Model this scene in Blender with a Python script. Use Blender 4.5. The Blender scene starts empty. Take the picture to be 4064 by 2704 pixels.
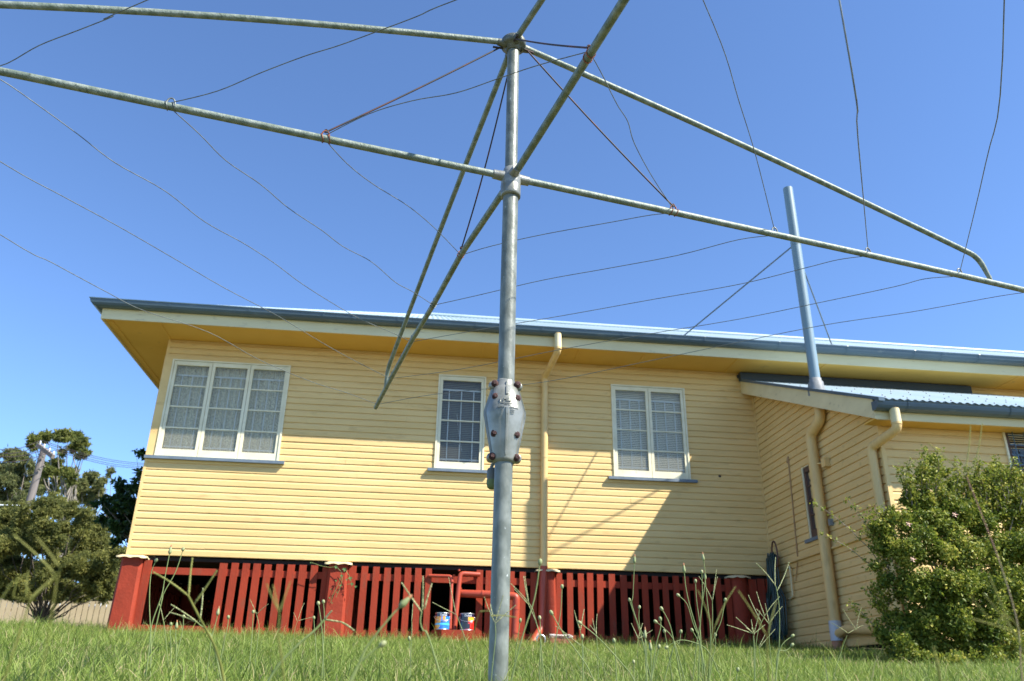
import bpy, math, random
import numpy as np
from mathutils import Vector, Matrix
R_ = math.radians
random.seed(7); rng = np.random.default_rng(11)

# ------------------------------------------------------------ camera, sky, sun
scene = bpy.context.scene
col = scene.collection
YAW, PITCH, ROLL = R_(-6.5486), R_(23.5771), R_(0.95267)
FPX, PCX, PCY = 3222.4, 2032.0, 1352.0
cy_, sy_, cp_, sp_ = math.cos(YAW), math.sin(YAW), math.cos(PITCH), math.sin(PITCH)
c_w = Vector((-sy_*cp_, cy_*cp_, sp_)); r0_ = Vector((cy_, sy_, 0)); u0_ = r0_.cross(c_w)
c_r = r0_*math.cos(ROLL) + u0_*math.sin(ROLL); c_u = -r0_*math.sin(ROLL) + u0_*math.cos(ROLL)
cam = bpy.data.cameras.new('camera'); cam_o = bpy.data.objects.new('camera', cam); col.objects.link(cam_o)
m = Matrix.Identity(4)
for i in range(3):
    m[i][0], m[i][1], m[i][2] = c_r[i], c_u[i], -c_w[i]
cam_o.matrix_world = m
cam.sensor_width = 36; cam.lens = FPX/4064*36; cam.clip_start = 0.05; cam.clip_end = 2000
cam.dof.use_dof = True; cam.dof.focus_distance = 2.9; cam.dof.aperture_fstop = 6.3
scene.camera = cam_o

SUN = Vector((-1.60, 1.0, -1.98)).normalized()          # direction the light travels
el = math.asin(-SUN.z); az = math.atan2(-SUN.x, -SUN.y)   # azimuth of the sun from +Y towards +X
w = bpy.data.worlds.new('World'); scene.world = w; w.use_nodes = True
nt = w.node_tree; nt.nodes.clear()
sky = nt.nodes.new('ShaderNodeTexSky'); sky.sky_type = 'NISHITA'; sky.sun_disc = False
sky.sun_elevation = el; sky.sun_rotation = az; sky.altitude = 100
sky.air_density = 0.75; sky.dust_density = 0.0; sky.ozone_density = 7.0
bg = nt.nodes.new('ShaderNodeBackground'); bg.inputs['Strength'].default_value = 0.14
wo = nt.nodes.new('ShaderNodeOutputWorld')
nt.links.new(sky.outputs[0], bg.inputs[0]); nt.links.new(bg.outputs[0], wo.inputs[0])
sl = bpy.data.lights.new('sun', 'SUN'); sl.energy = 5.0; sl.angle = R_(0.55); sl.color = (1.0, 0.95, 0.86)
so = bpy.data.objects.new('sun', sl); col.objects.link(so)
so.rotation_euler = SUN.to_track_quat('-Z', 'Y').to_euler(); so.location = (20, -12, 25)
vs = scene.view_settings; vs.view_transform = 'Standard'; vs.look = 'None'; vs.exposure = 1.12; vs.gamma = 1
vs.use_curve_mapping = False
scene.cycles.max_bounces = 8; scene.cycles.transparent_max_bounces = 16

# ------------------------------------------------------------ helpers
def ray(px, py):
    return c_w + c_r*((px-PCX)/FPX) - c_u*((py-PCY)/FPX)
def at(px, py, Y):                  # photo position -> world point at distance Y into the scene
    q = ray(px, py); return q*(Y/q.y)
def tt(x, y): return (x*1.7242, y*1.7242)
def on_plane(px, py, A, B):         # photo position -> point of the upright plane through A and B
    q = ray(px, py); n = Vector((B.y-A.y, -(B.x-A.x), 0)); return q*(n.dot(A)/n.dot(q))

class MB:
    def __init__(s): s.v = []; s.f = []; s.sm = []; s.mi = []
    def add(s, vs_, fs, smooth=False, mi=0):
        o = len(s.v); s.v += [tuple(p) for p in vs_]
        for f in fs: s.f.append(tuple(i+o for i in f)); s.sm.append(smooth); s.mi.append(mi)
    def box(s, x0, x1, y0, y1, z0, z1, mi=0, mat=None):
        vs_ = [Vector((x, y, z)) for z in (z0, z1) for y in (y0, y1) for x in (x0, x1)]
        if mat: vs_ = [mat @ p for p in vs_]
        s.add(vs_, [(0, 2, 3, 1), (4, 5, 7, 6), (0, 1, 5, 4), (2, 6, 7, 3), (0, 4, 6, 2), (1, 3, 7, 5)], False, mi)
    def prism(s, poly, a, b, axis, mi=0):      # poly (u,v) extruded from a to b along axis
        def P(u, v, t): return {'x': (t, u, v), 'y': (u, t, v), 'z': (u, v, t)}[axis]
        n = len(poly); vs_ = [P(u, v, a) for u, v in poly] + [P(u, v, b) for u, v in poly]
        s.add(vs_, [tuple(range(n))[::-1], tuple(range(n, 2*n))] + [(i, (i+1) % n, (i+1) % n+n, i+n) for i in range(n)], False, mi)
    def tube(s, pts, r, n=10, caps=True, smooth=True, mi=0, flat=1.0):
        pts = [Vector(p) for p in pts]; k = len(pts)
        rs = r if isinstance(r, (list, tuple)) else [r]*k
        ref = None; rings = []
        for i, p in enumerate(pts):
            d = (pts[min(i+1, k-1)]-pts[max(i-1, 0)])
            if d.length < 1e-9: d = Vector((0, 0, 1))
            d.normalize()
            if ref is None:
                ref = d.cross(Vector((0, 0, 1)) if abs(d.z) < .9 else Vector((1, 0, 0))).normalized()
            else:
                ref = (ref-d*ref.dot(d))
                ref = ref.normalized() if ref.length > 1e-6 else d.orthogonal().normalized()
            b = d.cross(ref)
            rings.append([p+(ref*math.cos(2*math.pi*j/n)+b*(flat*math.sin(2*math.pi*j/n)))*rs[i] for j in range(n)])
        vs_ = [q for rg in rings for q in rg]
        fs = [(i*n+j, i*n+(j+1) % n, (i+1)*n+(j+1) % n, (i+1)*n+j) for i in range(k-1) for j in range(n)]
        s.add(vs_, fs, smooth, mi)
        if caps:
            s.add(rings[0], [tuple(range(n))[::-1]], False, mi); s.add(rings[-1], [tuple(range(n))], False, mi)
    def lathe(s, prof, c, n=24, axis=Vector((0, 0, 1)), smooth=True, mi=0, sx=1, sy=1):
        q = Vector((0, 0, 1)).rotation_difference(axis); c = Vector(c); vs_ = []
        for r, z in prof:
            for j in range(n):
                a = 2*math.pi*j/n; vs_.append(c+q @ Vector((r*sx*math.cos(a), r*sy*math.sin(a), z)))
        k = len(prof)
        s.add(vs_, [(i*n+j, i*n+(j+1) % n, (i+1)*n+(j+1) % n, (i+1)*n+j) for i in range(k-1) for j in range(n)], smooth, mi)
    def build(s, name, mats, parent=None):
        me = bpy.data.meshes.new(name); me.from_pydata(s.v, [], s.f)
        me.polygons.foreach_set('use_smooth', s.sm); me.polygons.foreach_set('material_index', s.mi)
        for mm in (mats if isinstance(mats, (list, tuple)) else [mats]): me.materials.append(mm)
        me.update(); o = bpy.data.objects.new(name, me); col.objects.link(o)
        if parent: o.parent = parent
        return o
def tag(o, label=None, cat=None, group=None, kind=None):
    if label: o['label'] = label
    if cat: o['category'] = cat
    if group: o['group'] = group
    if kind: o['kind'] = kind
    return o
def empty(name, loc, label=None, cat=None, group=None):
    o = bpy.data.objects.new(name, None); col.objects.link(o); o.location = loc; o.empty_display_size = .1
    return tag(o, label, cat, group)
def settle(root):                       # parts were built in world coordinates: make them children of a root standing elsewhere
    inv = Matrix.Translation(root.location).inverted()
    for ch in col.objects:
        if ch.parent is root: ch.matrix_parent_inverse = inv
def np_mesh(name, V, F, mats, attr=None, parent=None, smooth=False):
    V = np.asarray(V, np.float32); F = np.asarray(F, np.int32); n = F.shape[1]
    me = bpy.data.meshes.new(name); me.vertices.add(len(V)); me.vertices.foreach_set('co', V.ravel())
    me.loops.add(F.size); me.loops.foreach_set('vertex_index', F.ravel())
    me.polygons.add(len(F)); me.polygons.foreach_set('loop_start', np.arange(0, F.size, n, dtype=np.int32))
    me.polygons.foreach_set('use_smooth', np.full(len(F), smooth))
    me.update(calc_edges=True)
    if attr is not None:
        a = me.attributes.new('tone', 'FLOAT', 'POINT'); a.data.foreach_set('value', np.asarray(attr, np.float32))
    for mm in (mats if isinstance(mats, (list, tuple)) else [mats]): me.materials.append(mm)
    o = bpy.data.objects.new(name, me); col.objects.link(o)
    if parent: o.parent = parent
    return o

# ------------------------------------------------------------ materials
def mat(name, c, rough=.6, metal=0., c2=None, scale=8., stretch=(1, 1, 1), bump=0., bscale=60., spec=.5, lo=.35, hi=.65, extra=None, coat=0.):
    m = bpy.data.materials.new(name); m.use_nodes = True; n = m.node_tree; b = n.nodes['Principled BSDF']; L = n.links
    b.inputs['Base Color'].default_value = (*c, 1); b.inputs['Roughness'].default_value = rough
    b.inputs['Metallic'].default_value = metal; b.inputs['Specular IOR Level'].default_value = spec
    b.inputs['Coat Weight'].default_value = coat
    tc = n.nodes.new('ShaderNodeTexCoord'); mp = n.nodes.new('ShaderNodeMapping'); mp.inputs['Scale'].default_value = stretch
    L.new(tc.outputs['Object'], mp.inputs[0])
    if c2:
        ns = n.nodes.new('ShaderNodeTexNoise'); ns.inputs['Scale'].default_value = scale; ns.inputs['Detail'].default_value = 6
        cr = n.nodes.new('ShaderNodeValToRGB'); cr.color_ramp.elements[0].position = lo; cr.color_ramp.elements[1].position = hi
        cr.color_ramp.elements[0].color = (*c, 1); cr.color_ramp.elements[1].color = (*c2, 1)
        L.new(mp.outputs[0], ns.inputs[0]); L.new(ns.outputs[0], cr.inputs[0]); last = cr.outputs[0]
        if extra:       # second, finer layer: (colour, scale, lo, hi, stretch)
            e_c, e_s, e_lo, e_hi, e_st = extra
            mp2 = n.nodes.new('ShaderNodeMapping'); mp2.inputs['Scale'].default_value = e_st; L.new(tc.outputs['Object'], mp2.inputs[0])
            n2 = n.nodes.new('ShaderNodeTexNoise'); n2.inputs['Scale'].default_value = e_s; n2.inputs['Detail'].default_value = 4
            r2 = n.nodes.new('ShaderNodeMapRange'); r2.inputs[1].default_value = e_lo; r2.inputs[2].default_value = e_hi
            mx = n.nodes.new('ShaderNodeMix'); mx.data_type = 'RGBA'
            L.new(mp2.outputs[0], n2.inputs[0]); L.new(n2.outputs[0], r2.inputs[0]); L.new(r2.outputs[0], mx.inputs[0])
            L.new(last, mx.inputs[6]); mx.inputs[7].default_value = (*e_c, 1); last = mx.outputs[2]
        L.new(last, b.inputs['Base Color'])
    if bump:
        bn = n.nodes.new('ShaderNodeTexNoise'); bn.inputs['Scale'].default_value = bscale; bn.inputs['Detail'].default_value = 5
        bp = n.nodes.new('ShaderNodeBump'); bp.inputs['Strength'].default_value = bump; bp.inputs['Distance'].default_value = .01
        L.new(mp.outputs[0], bn.inputs[0]); L.new(bn.outputs[0], bp.inputs['Height']); L.new(bp.outputs[0], b.inputs['Normal'])
    return m
def leaf_mat(name, stops, rough=.5, transl=.35, spec=.4):
    m = bpy.data.materials.new(name); m.use_nodes = True; n = m.node_tree; L = n.links; b = n.nodes['Principled BSDF']
    a = n.nodes.new('ShaderNodeAttribute'); a.attribute_name = 'tone'
    cr = n.nodes.new('ShaderNodeValToRGB'); els = cr.color_ramp.elements
    els[0].position = stops[0][0]; els[0].color = (*stops[0][1], 1); els[1].position = stops[-1][0]; els[1].color = (*stops[-1][1], 1)
    for p, c in stops[1:-1]:
        e = els.new(p); e.color = (*c, 1)
    L.new(a.outputs['Fac'], cr.inputs[0]); L.new(cr.outputs[0], b.inputs['Base Color'])
    b.inputs['Roughness'].default_value = rough; b.inputs['Specular IOR Level'].default_value = spec
    t = n.nodes.new('ShaderNodeBsdfTranslucent'); mx = n.nodes.new('ShaderNodeMixShader'); mx.inputs[0].default_value = transl
    L.new(cr.outputs[0], t.inputs[0]); L.new(b.outputs[0], mx.inputs[1]); L.new(t.outputs[0], mx.inputs[2])
    L.new(mx.outputs[0], n.nodes['Material Output'].inputs[0])
    return m

M = {}
M['yellow'] = mat('yellow_paint', (.76, .545, .245), .65, spec=.10, c2=(.68, .475, .20), scale=1.1, stretch=(.6, 1, 3), bump=.18, bscale=45,
                  extra=((.52, .36, .16), 9, .60, .84, (.45, 1, 1.6)))
M['yellow_pipe'] = mat('yellow_pipe', (.74, .52, .22), .45, spec=.3, c2=(.65, .45, .19), scale=5, stretch=(3, 3, .6), extra=((.52, .36, .15), 12, .62, .8, (1, 1, .3)))
M['soffit'] = mat('soffit_bounce_tint', (.76, .48, .12), .7, spec=.12, c2=(.71, .44, .105), scale=2.2, extra=((.50, .32, .12), 5, .66, .82, (1, 1, 1)))  # wall cream pushed to orange: warm bounced light put into the colour
M['soffit_shade'] = mat('shaded_soffit', (.62, .49, .30), .7, c2=(.30, .20, .11), scale=1.6, stretch=(.5, 2, 1), lo=.42, hi=.62)  # unused darker tone, stands for the shade beside the wing roof
M['cream'] = mat('cream_trim', (.74, .65, .40), .6, spec=.2, c2=(.66, .57, .34), scale=3, stretch=(.4, 1, 2), bump=.08, bscale=30,
                 extra=((.45, .38, .25), 11, .64, .8, (.5, 1, 2)))
M['capcream'] = mat('cap_paint', (.60, .48, .26), .6, c2=(.62, .50, .28), scale=12)
M['white'] = mat('white_sash', (.78, .73, .53), .5, spec=.3, c2=(.70, .64, .44), scale=6, extra=((.50, .45, .34), 30, .66, .8, (1, 1, .5)))
M['slate'] = mat('slate_gutter', (.075, .125, .165), .38, c2=(.06, .10, .135), scale=3, stretch=(.4, 1, 1), extra=((.13, .17, .19), 18, .62, .78, (.4, 1, 1)))
M['flash'] = mat('shaded_flashing', (.03, .045, .06), .5)  # shade under the eave is put into this dark colour
M['sill'] = mat('sill_paint', (.16, .205, .25), .6, c2=(.12, .16, .20), scale=10)
M['roof'] = mat('pale_blue_roof', (.33, .42, .46), .5, c2=(.28, .37, .41), scale=1.2, stretch=(1, .4, 1), spec=.5)
M['screw'] = mat('screw', (.12, .13, .14), .5)
M['vent'] = mat('blue_vent', (.19, .27, .31), .42, c2=(.17, .25, .29), scale=4, stretch=(2, 2, .5))
M['lead'] = mat('lead_boot', (.16, .17, .17), .6, c2=(.24, .25, .25), scale=20)
M['red'] = mat('red_paint', (.315, .045, .021), .7, spec=.12, c2=(.25, .038, .019), scale=4, bump=.35, bscale=60, stretch=(1, 1, .5),
               extra=((.19, .06, .035), 12, .56, .8, (1.5, 1, .35)))
M['redrough'] = mat('red_stump', (.31, .045, .022), .65, spec=.15, c2=(.25, .038, .019), scale=7, bump=.35, bscale=35, extra=((.30, .12, .08), 30, .68, .8, (1, 1, 1)))
M['redpipe'] = mat('red_pipe', (.38, .064, .034), .4, spec=.35, c2=(.36, .055, .027), scale=5)
M['dark'] = mat('shade_lining', (.02, .014, .011), .95)  # near-black, stands for deep shade in the rooms and under the floor
M['gal'] = mat('galvanised', (.13, .142, .115), .38, metal=.12, c2=(.215, .23, .195), scale=26, lo=.42, hi=.62, bump=.12, bscale=90,
               extra=((.60, .64, .60), 58, .69, .76, (1, 1, .8)), stretch=(1, 1, .55))
M['arm'] = mat('weathered_tube', (.13, .165, .125), .55, metal=.1, c2=(.25, .285, .24), scale=34, lo=.40, hi=.66, bump=.25, bscale=120,
               extra=((.08, .10, .07), 70, .60, .74, (1, 1, 1)))
M['cast'] = mat('cast_alloy', (.27, .275, .245), .33, metal=.30, c2=(.15, .155, .12), scale=16, lo=.42, hi=.7, bump=.10, bscale=130,
                extra=((.17, .18, .13), 30, .64, .8, (1, 1, .5)))
M['hub'] = mat('dark_hub', (.16, .17, .14), .5, metal=.4, c2=(.09, .095, .075), scale=24, bump=.3, bscale=80)
M['rust'] = mat('rust', (.17, .045, .022), .8, c2=(.32, .10, .04), scale=60, bump=.5, bscale=120)
M['bolt'] = mat('rusty_bolt', (.065, .02, .016), .75, c2=(.04, .016, .013), scale=90, bump=.4, bscale=200)
M['wire'] = mat('line_wire', (.22, .24, .22), .45, metal=.5, c2=(.12, .13, .12), scale=40)
M['rod'] = mat('dark_rod', (.035, .028, .028), .6, metal=.3, c2=(.12, .035, .02), scale=10, lo=.5, hi=.7)
M['grip'] = mat('grey_grip', (.13, .14, .13), .5, c2=(.09, .10, .09), scale=30)
M['moss'] = mat('mossy_grip', (.16, .20, .075), .7, c2=(.10, .14, .05), scale=30)
M['hose'] = mat('garden_hose', (.012, .035, .035), .35, c2=(.02, .05, .045), scale=20)
M['hosebrown'] = mat('hose_end', (.10, .04, .03), .5)
M['conduit'] = mat('conduit', (.40, .24, .11), .6)
M['grey_collar'] = mat('grey_collar', (.52, .53, .56), .5)
M['brick'] = mat('brick', (.32, .11, .07), .9, c2=(.24, .085, .05), scale=30, bump=.6, bscale=80)
M['terra'] = mat('paver', (.50, .24, .14), .9, c2=(.40, .19, .11), scale=14)
M['rope'] = mat('rope', (.30, .22, .19), .9, c2=(.60, .55, .52), scale=50, lo=.45, hi=.55, bump=.6, bscale=150)
M['bark'] = mat('bark', (.17, .13, .10), .9, c2=(.28, .24, .20), scale=6, stretch=(1, 1, .3), bump=.6, bscale=20)
M['darkbark'] = mat('dark_bark', (.06, .045, .035), .9, c2=(.10, .08, .06), scale=8, bump=.5, bscale=25)
M['greybark'] = mat('grey_bark', (.26, .23, .19), .85, c2=(.16, .14, .11), scale=4)
M['palebark'] = mat('pale_bark', (.45, .41, .36), .85, c2=(.30, .26, .22), scale=4, stretch=(1, 1, .3))
M['pole'] = mat('pole_timber', (.19, .165, .15), .9, c2=(.12, .105, .095), scale=9, stretch=(2, 2, .12), bump=.5, bscale=30)
M['insul'] = mat('insulator', (.75, .78, .80), .2)
M['fence'] = mat('fence_paint', (.46, .37, .23), .8, spec=.2, c2=(.40, .32, .19), scale=2)
M['plain'] = mat('far_roof', (.55, .60, .62), .6)
M['stem'] = mat('weed_stem', (.13, .18, .045), .6, c2=(.19, .23, .075), scale=40)
M['stemdark'] = mat('dark_stem', (.10, .115, .022), .8, spec=.2, c2=(.15, .15, .035), scale=40)
M['spikedark'] = mat('dark_spike', (.15, .16, .04), .8, spec=.2, c2=(.24, .24, .07), scale=220)
M['stemred'] = mat('reddish_stem', (.24, .11, .07), .5, c2=(.26, .26, .10), scale=9, lo=.4, hi=.6)
M['bud'] = mat('weed_bud', (.18, .22, .08), .6, c2=(.31, .32, .15), scale=60, stretch=(1, 1, .25))
M['budtip'] = mat('bud_tip', (.36, .15, .06), .7)
M['spike'] = mat('seed_spike', (.22, .25, .09), .7, c2=(.38, .38, .18), scale=220, lo=.42, hi=.58, bump=.6, bscale=300)
M['navy'] = mat('label_navy', (.012, .012, .05), .25, coat=.5); M['blue'] = mat('label_blue', (.02, .15, .62), .25, c2=(.05, .28, .75), scale=20, coat=.5)
M['cyan'] = mat('label_cyan', (.08, .55, .85), .25, coat=.5); M['orange'] = mat('label_orange', (.75, .20, .03), .25, c2=(.80, .48, .04), scale=28, coat=.5)
M['lred'] = mat('label_red', (.62, .025, .018), .25, coat=.5); M['black'] = mat('label_black', (.012, .012, .018), .3, coat=.5)
M['tin'] = mat('tin', (.62, .66, .68), .3, metal=.9); M['letter'] = mat('letter_white', (.85, .87, .9), .4)
M['petal'] = mat('petal', (.80, .52, .38), .6)
M['grass'] = leaf_mat('grass_blade', [(0, (.07, .12, .02)), (.45, (.17, .25, .04)), (.8, (.29, .36, .075)), (.93, (.36, .36, .14)), (1, (.52, .42, .22))], .6, .45)
M['gum'] = leaf_mat('gum_leaf', [(0, (.07, .09, .025)), (.6, (.18, .21, .05)), (1, (.36, .35, .10))], .6, .5, .3)
M['gumgrey'] = leaf_mat('grey_gum_leaf', [(0, (.08, .10, .04)), (.6, (.18, .20, .07)), (1, (.34, .33, .12))], .6, .5, .3)
M['dense'] = leaf_mat('olive_leaf', [(0, (.07, .085, .022)), (.6, (.19, .20, .05)), (1, (.38, .36, .10))], .6, .5, .3)
M['gloss'] = leaf_mat('glossy_leaf', [(0, (.015, .04, .012)), (.6, (.04, .09, .022)), (1, (.12, .20, .045))], .35, .3)
M['shrub'] = leaf_mat('shrub_leaf', [(0, (.045, .075, .010)), (.5, (.13, .175, .022)), (.82, (.27, .30, .04)), (1, (.46, .43, .09))], .5, .36, .25)
M['vine'] = leaf_mat('vine_leaf', [(0, (.06, .15, .04)), (1, (.16, .28, .09))], .4, .3)
def glass_mat(nm='window_glass', lift=.05):
    m = bpy.data.materials.new(nm); m.use_nodes = True; n = m.node_tree; n.nodes.clear(); L = n.links
    o = n.nodes.new('ShaderNodeOutputMaterial'); t = n.nodes.new('ShaderNodeBsdfTransparent'); t.inputs[0].default_value = (.94, .95, .93, 1)
    g = n.nodes.new('ShaderNodeBsdfGlossy'); g.inputs['Roughness'].default_value = .03
    f = n.nodes.new('ShaderNodeFresnel'); f.inputs[0].default_value = 1.5
    ns = n.nodes.new('ShaderNodeTexNoise'); ns.inputs['Scale'].default_value = 3; bp = n.nodes.new('ShaderNodeBump'); bp.inputs['Strength'].default_value = .15
    x = n.nodes.new('ShaderNodeMixShader')
    L.new(ns.outputs[0], bp.inputs['Height']); L.new(bp.outputs[0], g.inputs['Normal'])
    df = n.nodes.new('ShaderNodeBsdfDiffuse'); df.inputs[0].default_value = (.82, .77, .56, 1); y = n.nodes.new('ShaderNodeMixShader'); y.inputs[0].default_value = lift  # pale diffuse share mixed in to brighten the panes
    L.new(t.outputs[0], y.inputs[1]); L.new(df.outputs[0], y.inputs[2])
    L.new(f.outputs[0], x.inputs[0]); L.new(y.outputs[0], x.inputs[1]); L.new(g.outputs[0], x.inputs[2]); L.new(x.outputs[0], o.inputs[0])
    return m
M['glass'] = glass_mat(); M['liftglass'] = glass_mat('lifted_glass', .16)  # second glass gets more of the added brightening
M['lace'] = mat('lace', (.88, .82, .60), .9, c2=(.42, .39, .29), scale=60, stretch=(1.6, 1, 1.3), lo=.42, hi=.60)
M['brownsash'] = mat('brown_sash', (.10, .055, .04), .6); M['darkblind'] = mat('dark_blind', (.03, .03, .035), .7); M['blind'] = mat('blind', (.24, .225, .18), .7); M['blindlight'] = mat('blind_light', (.85, .79, .60), .6)
M['bars'] = mat('white_bar', (.80, .82, .80), .5)

# ------------------------------------------------------------ ground and lawn
def ground_z(x, y):
    x = np.asarray(x, float); y = np.asarray(y, float)
    s = np.where(y < 10.6, -.186+.0716*y, .573+.12*(1-np.exp(-(y-10.6)/6)))
    s = np.where(y < -1, -.186-.0716+.02*(y+1), s)
    s = s+.030*np.clip((-x-1.2)/3, 0, 1)*np.clip(y/10, 0, 1)+.05*np.clip((x-2.8)/2, 0, 1)*np.clip(y/10, 0, 1)
    near = np.exp(-((x/12)**2))*np.clip((y-.8)/3, 0, 1)
    return s+near*(.008*np.sin(2.3*x+1)*np.cos(1.7*y)+.006*np.sin(5.1*x+2.2*y))
gx = np.concatenate([-np.geomspace(400, 9, 22), np.linspace(-8.8, 8.8, 111), np.geomspace(9, 400, 22)])
gy = np.concatenate([-np.geomspace(200, 2, 14), np.linspace(-1.8, 14, 100), np.geomspace(14.5, 600, 26)])
GX, GY = np.meshgrid(gx, gy); GV = np.stack([GX, GY, ground_z(GX, GY)], -1).reshape(-1, 3)
nx, ny = len(gx), len(gy); ii = (np.arange(ny-1)[:, None]*nx+np.arange(nx-1)[None]).ravel()
GF = np.stack([ii, ii+1, ii+nx+1, ii+nx], 1)
M['soil'] = mat('lawn_soil', (.06, .075, .022), .95, c2=(.17, .14, .07), scale=9, bump=.6, bscale=30)
tag(np_mesh('ground', GV, GF, M['soil'], smooth=True), kind='structure')

def blades(n, xs, ys, hs, wid, lean, tones):
    base = np.stack([xs, ys, ground_z(xs, ys)-.004], 1)
    a = rng.uniform(0, 2*np.pi, n); sd = np.stack([np.cos(a), np.sin(a), np.zeros(n)], 1)
    b = rng.uniform(0, 2*np.pi, n); ld = np.stack([np.cos(b), np.sin(b), np.zeros(n)], 1)
    V = np.zeros((n, 7, 3)); up = np.array([0, 0, 1.])
    for k, (t, wd) in enumerate(((0, 1.), (.4, .95), (.75, .6))):
        c = base+up*(hs*(t-.25*lean*t*t))[:, None]+ld*(hs*lean*t*t)[:, None]
        V[:, 2*k] = c-sd*(wid*wd)[:, None]; V[:, 2*k+1] = c+sd*(wid*wd)[:, None]
    V[:, 6] = base+up*(hs*(1-.35*lean))[:, None]+ld*(hs*lean)[:, None]
    o = np.arange(n)[:, None]*7
    F = np.concatenate([o+np.array([0, 1, 3, 2]), o+np.array([2, 3, 5, 4]), o+np.array([4, 5, 6, 6])])
    return V.reshape(-1, 3), F, np.repeat(tones, 7)
def tri_fix(F):   # split the quads so every face is a true triangle
    q = F[F[:, 2] != F[:, 3]]; t = F[F[:, 2] == F[:, 3]]
    return np.concatenate([q[:, [0, 1, 2]], q[:, [0, 2, 3]], t[:, :3]])
def lawn(n, y0, y1, hm, wid0, pow_=1.):
    u = rng.random(n); ys = (y0**pow_+u*(y1**pow_-y0**pow_))**(1/pow_)
    xs = rng.uniform(-.80, .84, n)*(ys+.5)
    patch = .5+.5*np.sin(1.9*xs+.8*ys+1)*np.cos(1.3*ys-.9*xs+2)
    hs = hm*rng.gamma(9, 1/9, n)*(.62+.62*patch)
    tall = rng.random(n) < .022; hs = np.where(tall, hs*1.8, hs)
    keep = ~((ys > 9.95) & (xs > -3.35)) & ~((xs > 4.42) & (ys > 7.15))
    hs = np.where((ys > 9.3), hs*1.35, hs)
    tone = np.clip(rng.normal(.52, .19, n)+.14*(patch-.5), 0, .93); dry = rng.random(n) < .05+.10*(patch < .3); tone = np.where(dry, rng.uniform(.93, 1, n), tone)
    lean = rng.uniform(.15, .95, n); wid = wid0*rng.uniform(.6, 1.3, n)
    k = np.nonzero(keep)[0]
    return blades(len(k), xs[k], ys[k], hs[k], wid[k], lean[k], tone[k])
parts = [lawn(20000, .75, 2.2, .056, .0017, 2), lawn(105000, 1.9, 5.2, .056, .0017, 1.6), lawn(140000, 4.8, 11.2, .070, .0024, 1.6)]
n_ = 9000; xs = rng.uniform(-14, -2.9, n_); ys = rng.uniform(9.5, 16, n_)
kk = xs > -13
parts.append(blades(n_, xs, ys, rng.uniform(.06, .17, n_), np.full(n_, .004), rng.uniform(.2, .9, n_), np.clip(rng.normal(.6, .2, n_), 0, 1)))
# longer seeding wisps at the foot of the house
n_ = 1500; xs = rng.uniform(-3.6, 4.3, n_); ys = rng.uniform(9.0, 9.85, n_)
parts.append(blades(n_, xs, ys, rng.uniform(.08, .20, n_), np.full(n_, .0016), rng.uniform(.05, .7, n_), rng.uniform(.6, 1, n_)))
off = 0; VV = []; FF = []; TT = []
for V_, F_, T_ in parts:
    VV.append(V_); FF.append(tri_fix(F_)+off); TT.append(T_); off += len(V_)
lw = np_mesh('grass', np.concatenate(VV), np.concatenate(FF), M['grass'], np.concatenate(TT))
tag(lw, 'short green lawn with dry wisps sloping up to the house', 'grass', kind='stuff')

# ------------------------------------------------------------ the house
YW = 10.0; XL = -3.26; XI = 4.478; ZB = 1.412; ZS = 4.108; YF = 9.41; XF = -3.92; BP = .0834
house = empty('weatherboard_house', (0, 10, .55), 'yellow weatherboard house on red stumps with pale blue iron roof and slate gutters', 'house')
def boards(name, u0, u1, z0, z1, put, holes=(), clip=None, ends=True):
    b = MB(); k = 0; z = z0
    while z < z1-.01:
        zt = min(z+BP, z1); lo, hi = (u0, u1)
        if clip: lo, hi = clip(zt, lo, hi)
        segs = [(lo, hi)] if hi > lo else []
        for (h0, h1, hz0, hz1) in holes:
            if hz0 < (z+zt)/2 < hz1:
                ns = []
                for s0, s1 in segs:
                    if h1 <= s0 or h0 >= s1: ns.append((s0, s1)); continue
                    if h0 > s0: ns.append((s0, h0))
                    if h1 < s1: ns.append((h1, s1))
                segs = ns
        for s0, s1 in segs:
            cuts = [s0]
            if s1-s0 > 1.5: cuts += sorted(random.uniform(s0+.3, s1-.3) for _ in range(random.choice((0, 1, 1, 2))))
            cuts.append(s1)
            for c0, c1 in zip(cuts[:-1], cuts[1:]):
                j = random.uniform(-.002, .002); ja, jb = random.uniform(-.0022, .0022), random.uniform(-.0022, .0022); f = (zt-z)/BP; e = .0008 if c1 < s1 else 0
                pr = [(0, z), (.003, z), (.003, z+.0065), (.0165+j, z+.0065), (.0165+j, z+.060*f), (.0055, z+BP*f+.0002), (0, z+BP*f+.0002)]
                n = 7; vs_ = [put(c0, o, zz+(ja if 1 < i_ < 5 else 0)) for i_, (o, zz) in enumerate(pr)]+[put(c1-e, o, zz+(jb if 1 < i_ < 5 else 0)) for i_, (o, zz) in enumerate(pr)]
                fs = [(i, i+1, i+1+n, i+n) for i in range(6)]
                if ends: fs += [tuple(range(n))[::-1], tuple(range(n, 2*n))]
                b.add(vs_, fs)
        z += BP
    return b.build(name, M['yellow'], house)
WZ0, WZ1 = 2.580, 3.825
wins = [(-3.147, -1.730, 3, 'lace'), (.212, .790, 1, 'blind'), (2.508, 3.478, 2, 'light')]
holes = [(a, b, WZ0-.02, WZ1) for a, b, _, _ in wins]+[(XL-.01, -3.14, WZ0, WZ1+.03)]
boards('wall', XL, 12, ZB, ZS, lambda u, o, z: (u, YW-o, z), holes)
boards('wall', YW+.02, 17, ZB, ZS, lambda u, o, z: (XL-o, u, z))
def roofline(y): return 2.66+.434*(y-6.87)
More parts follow.
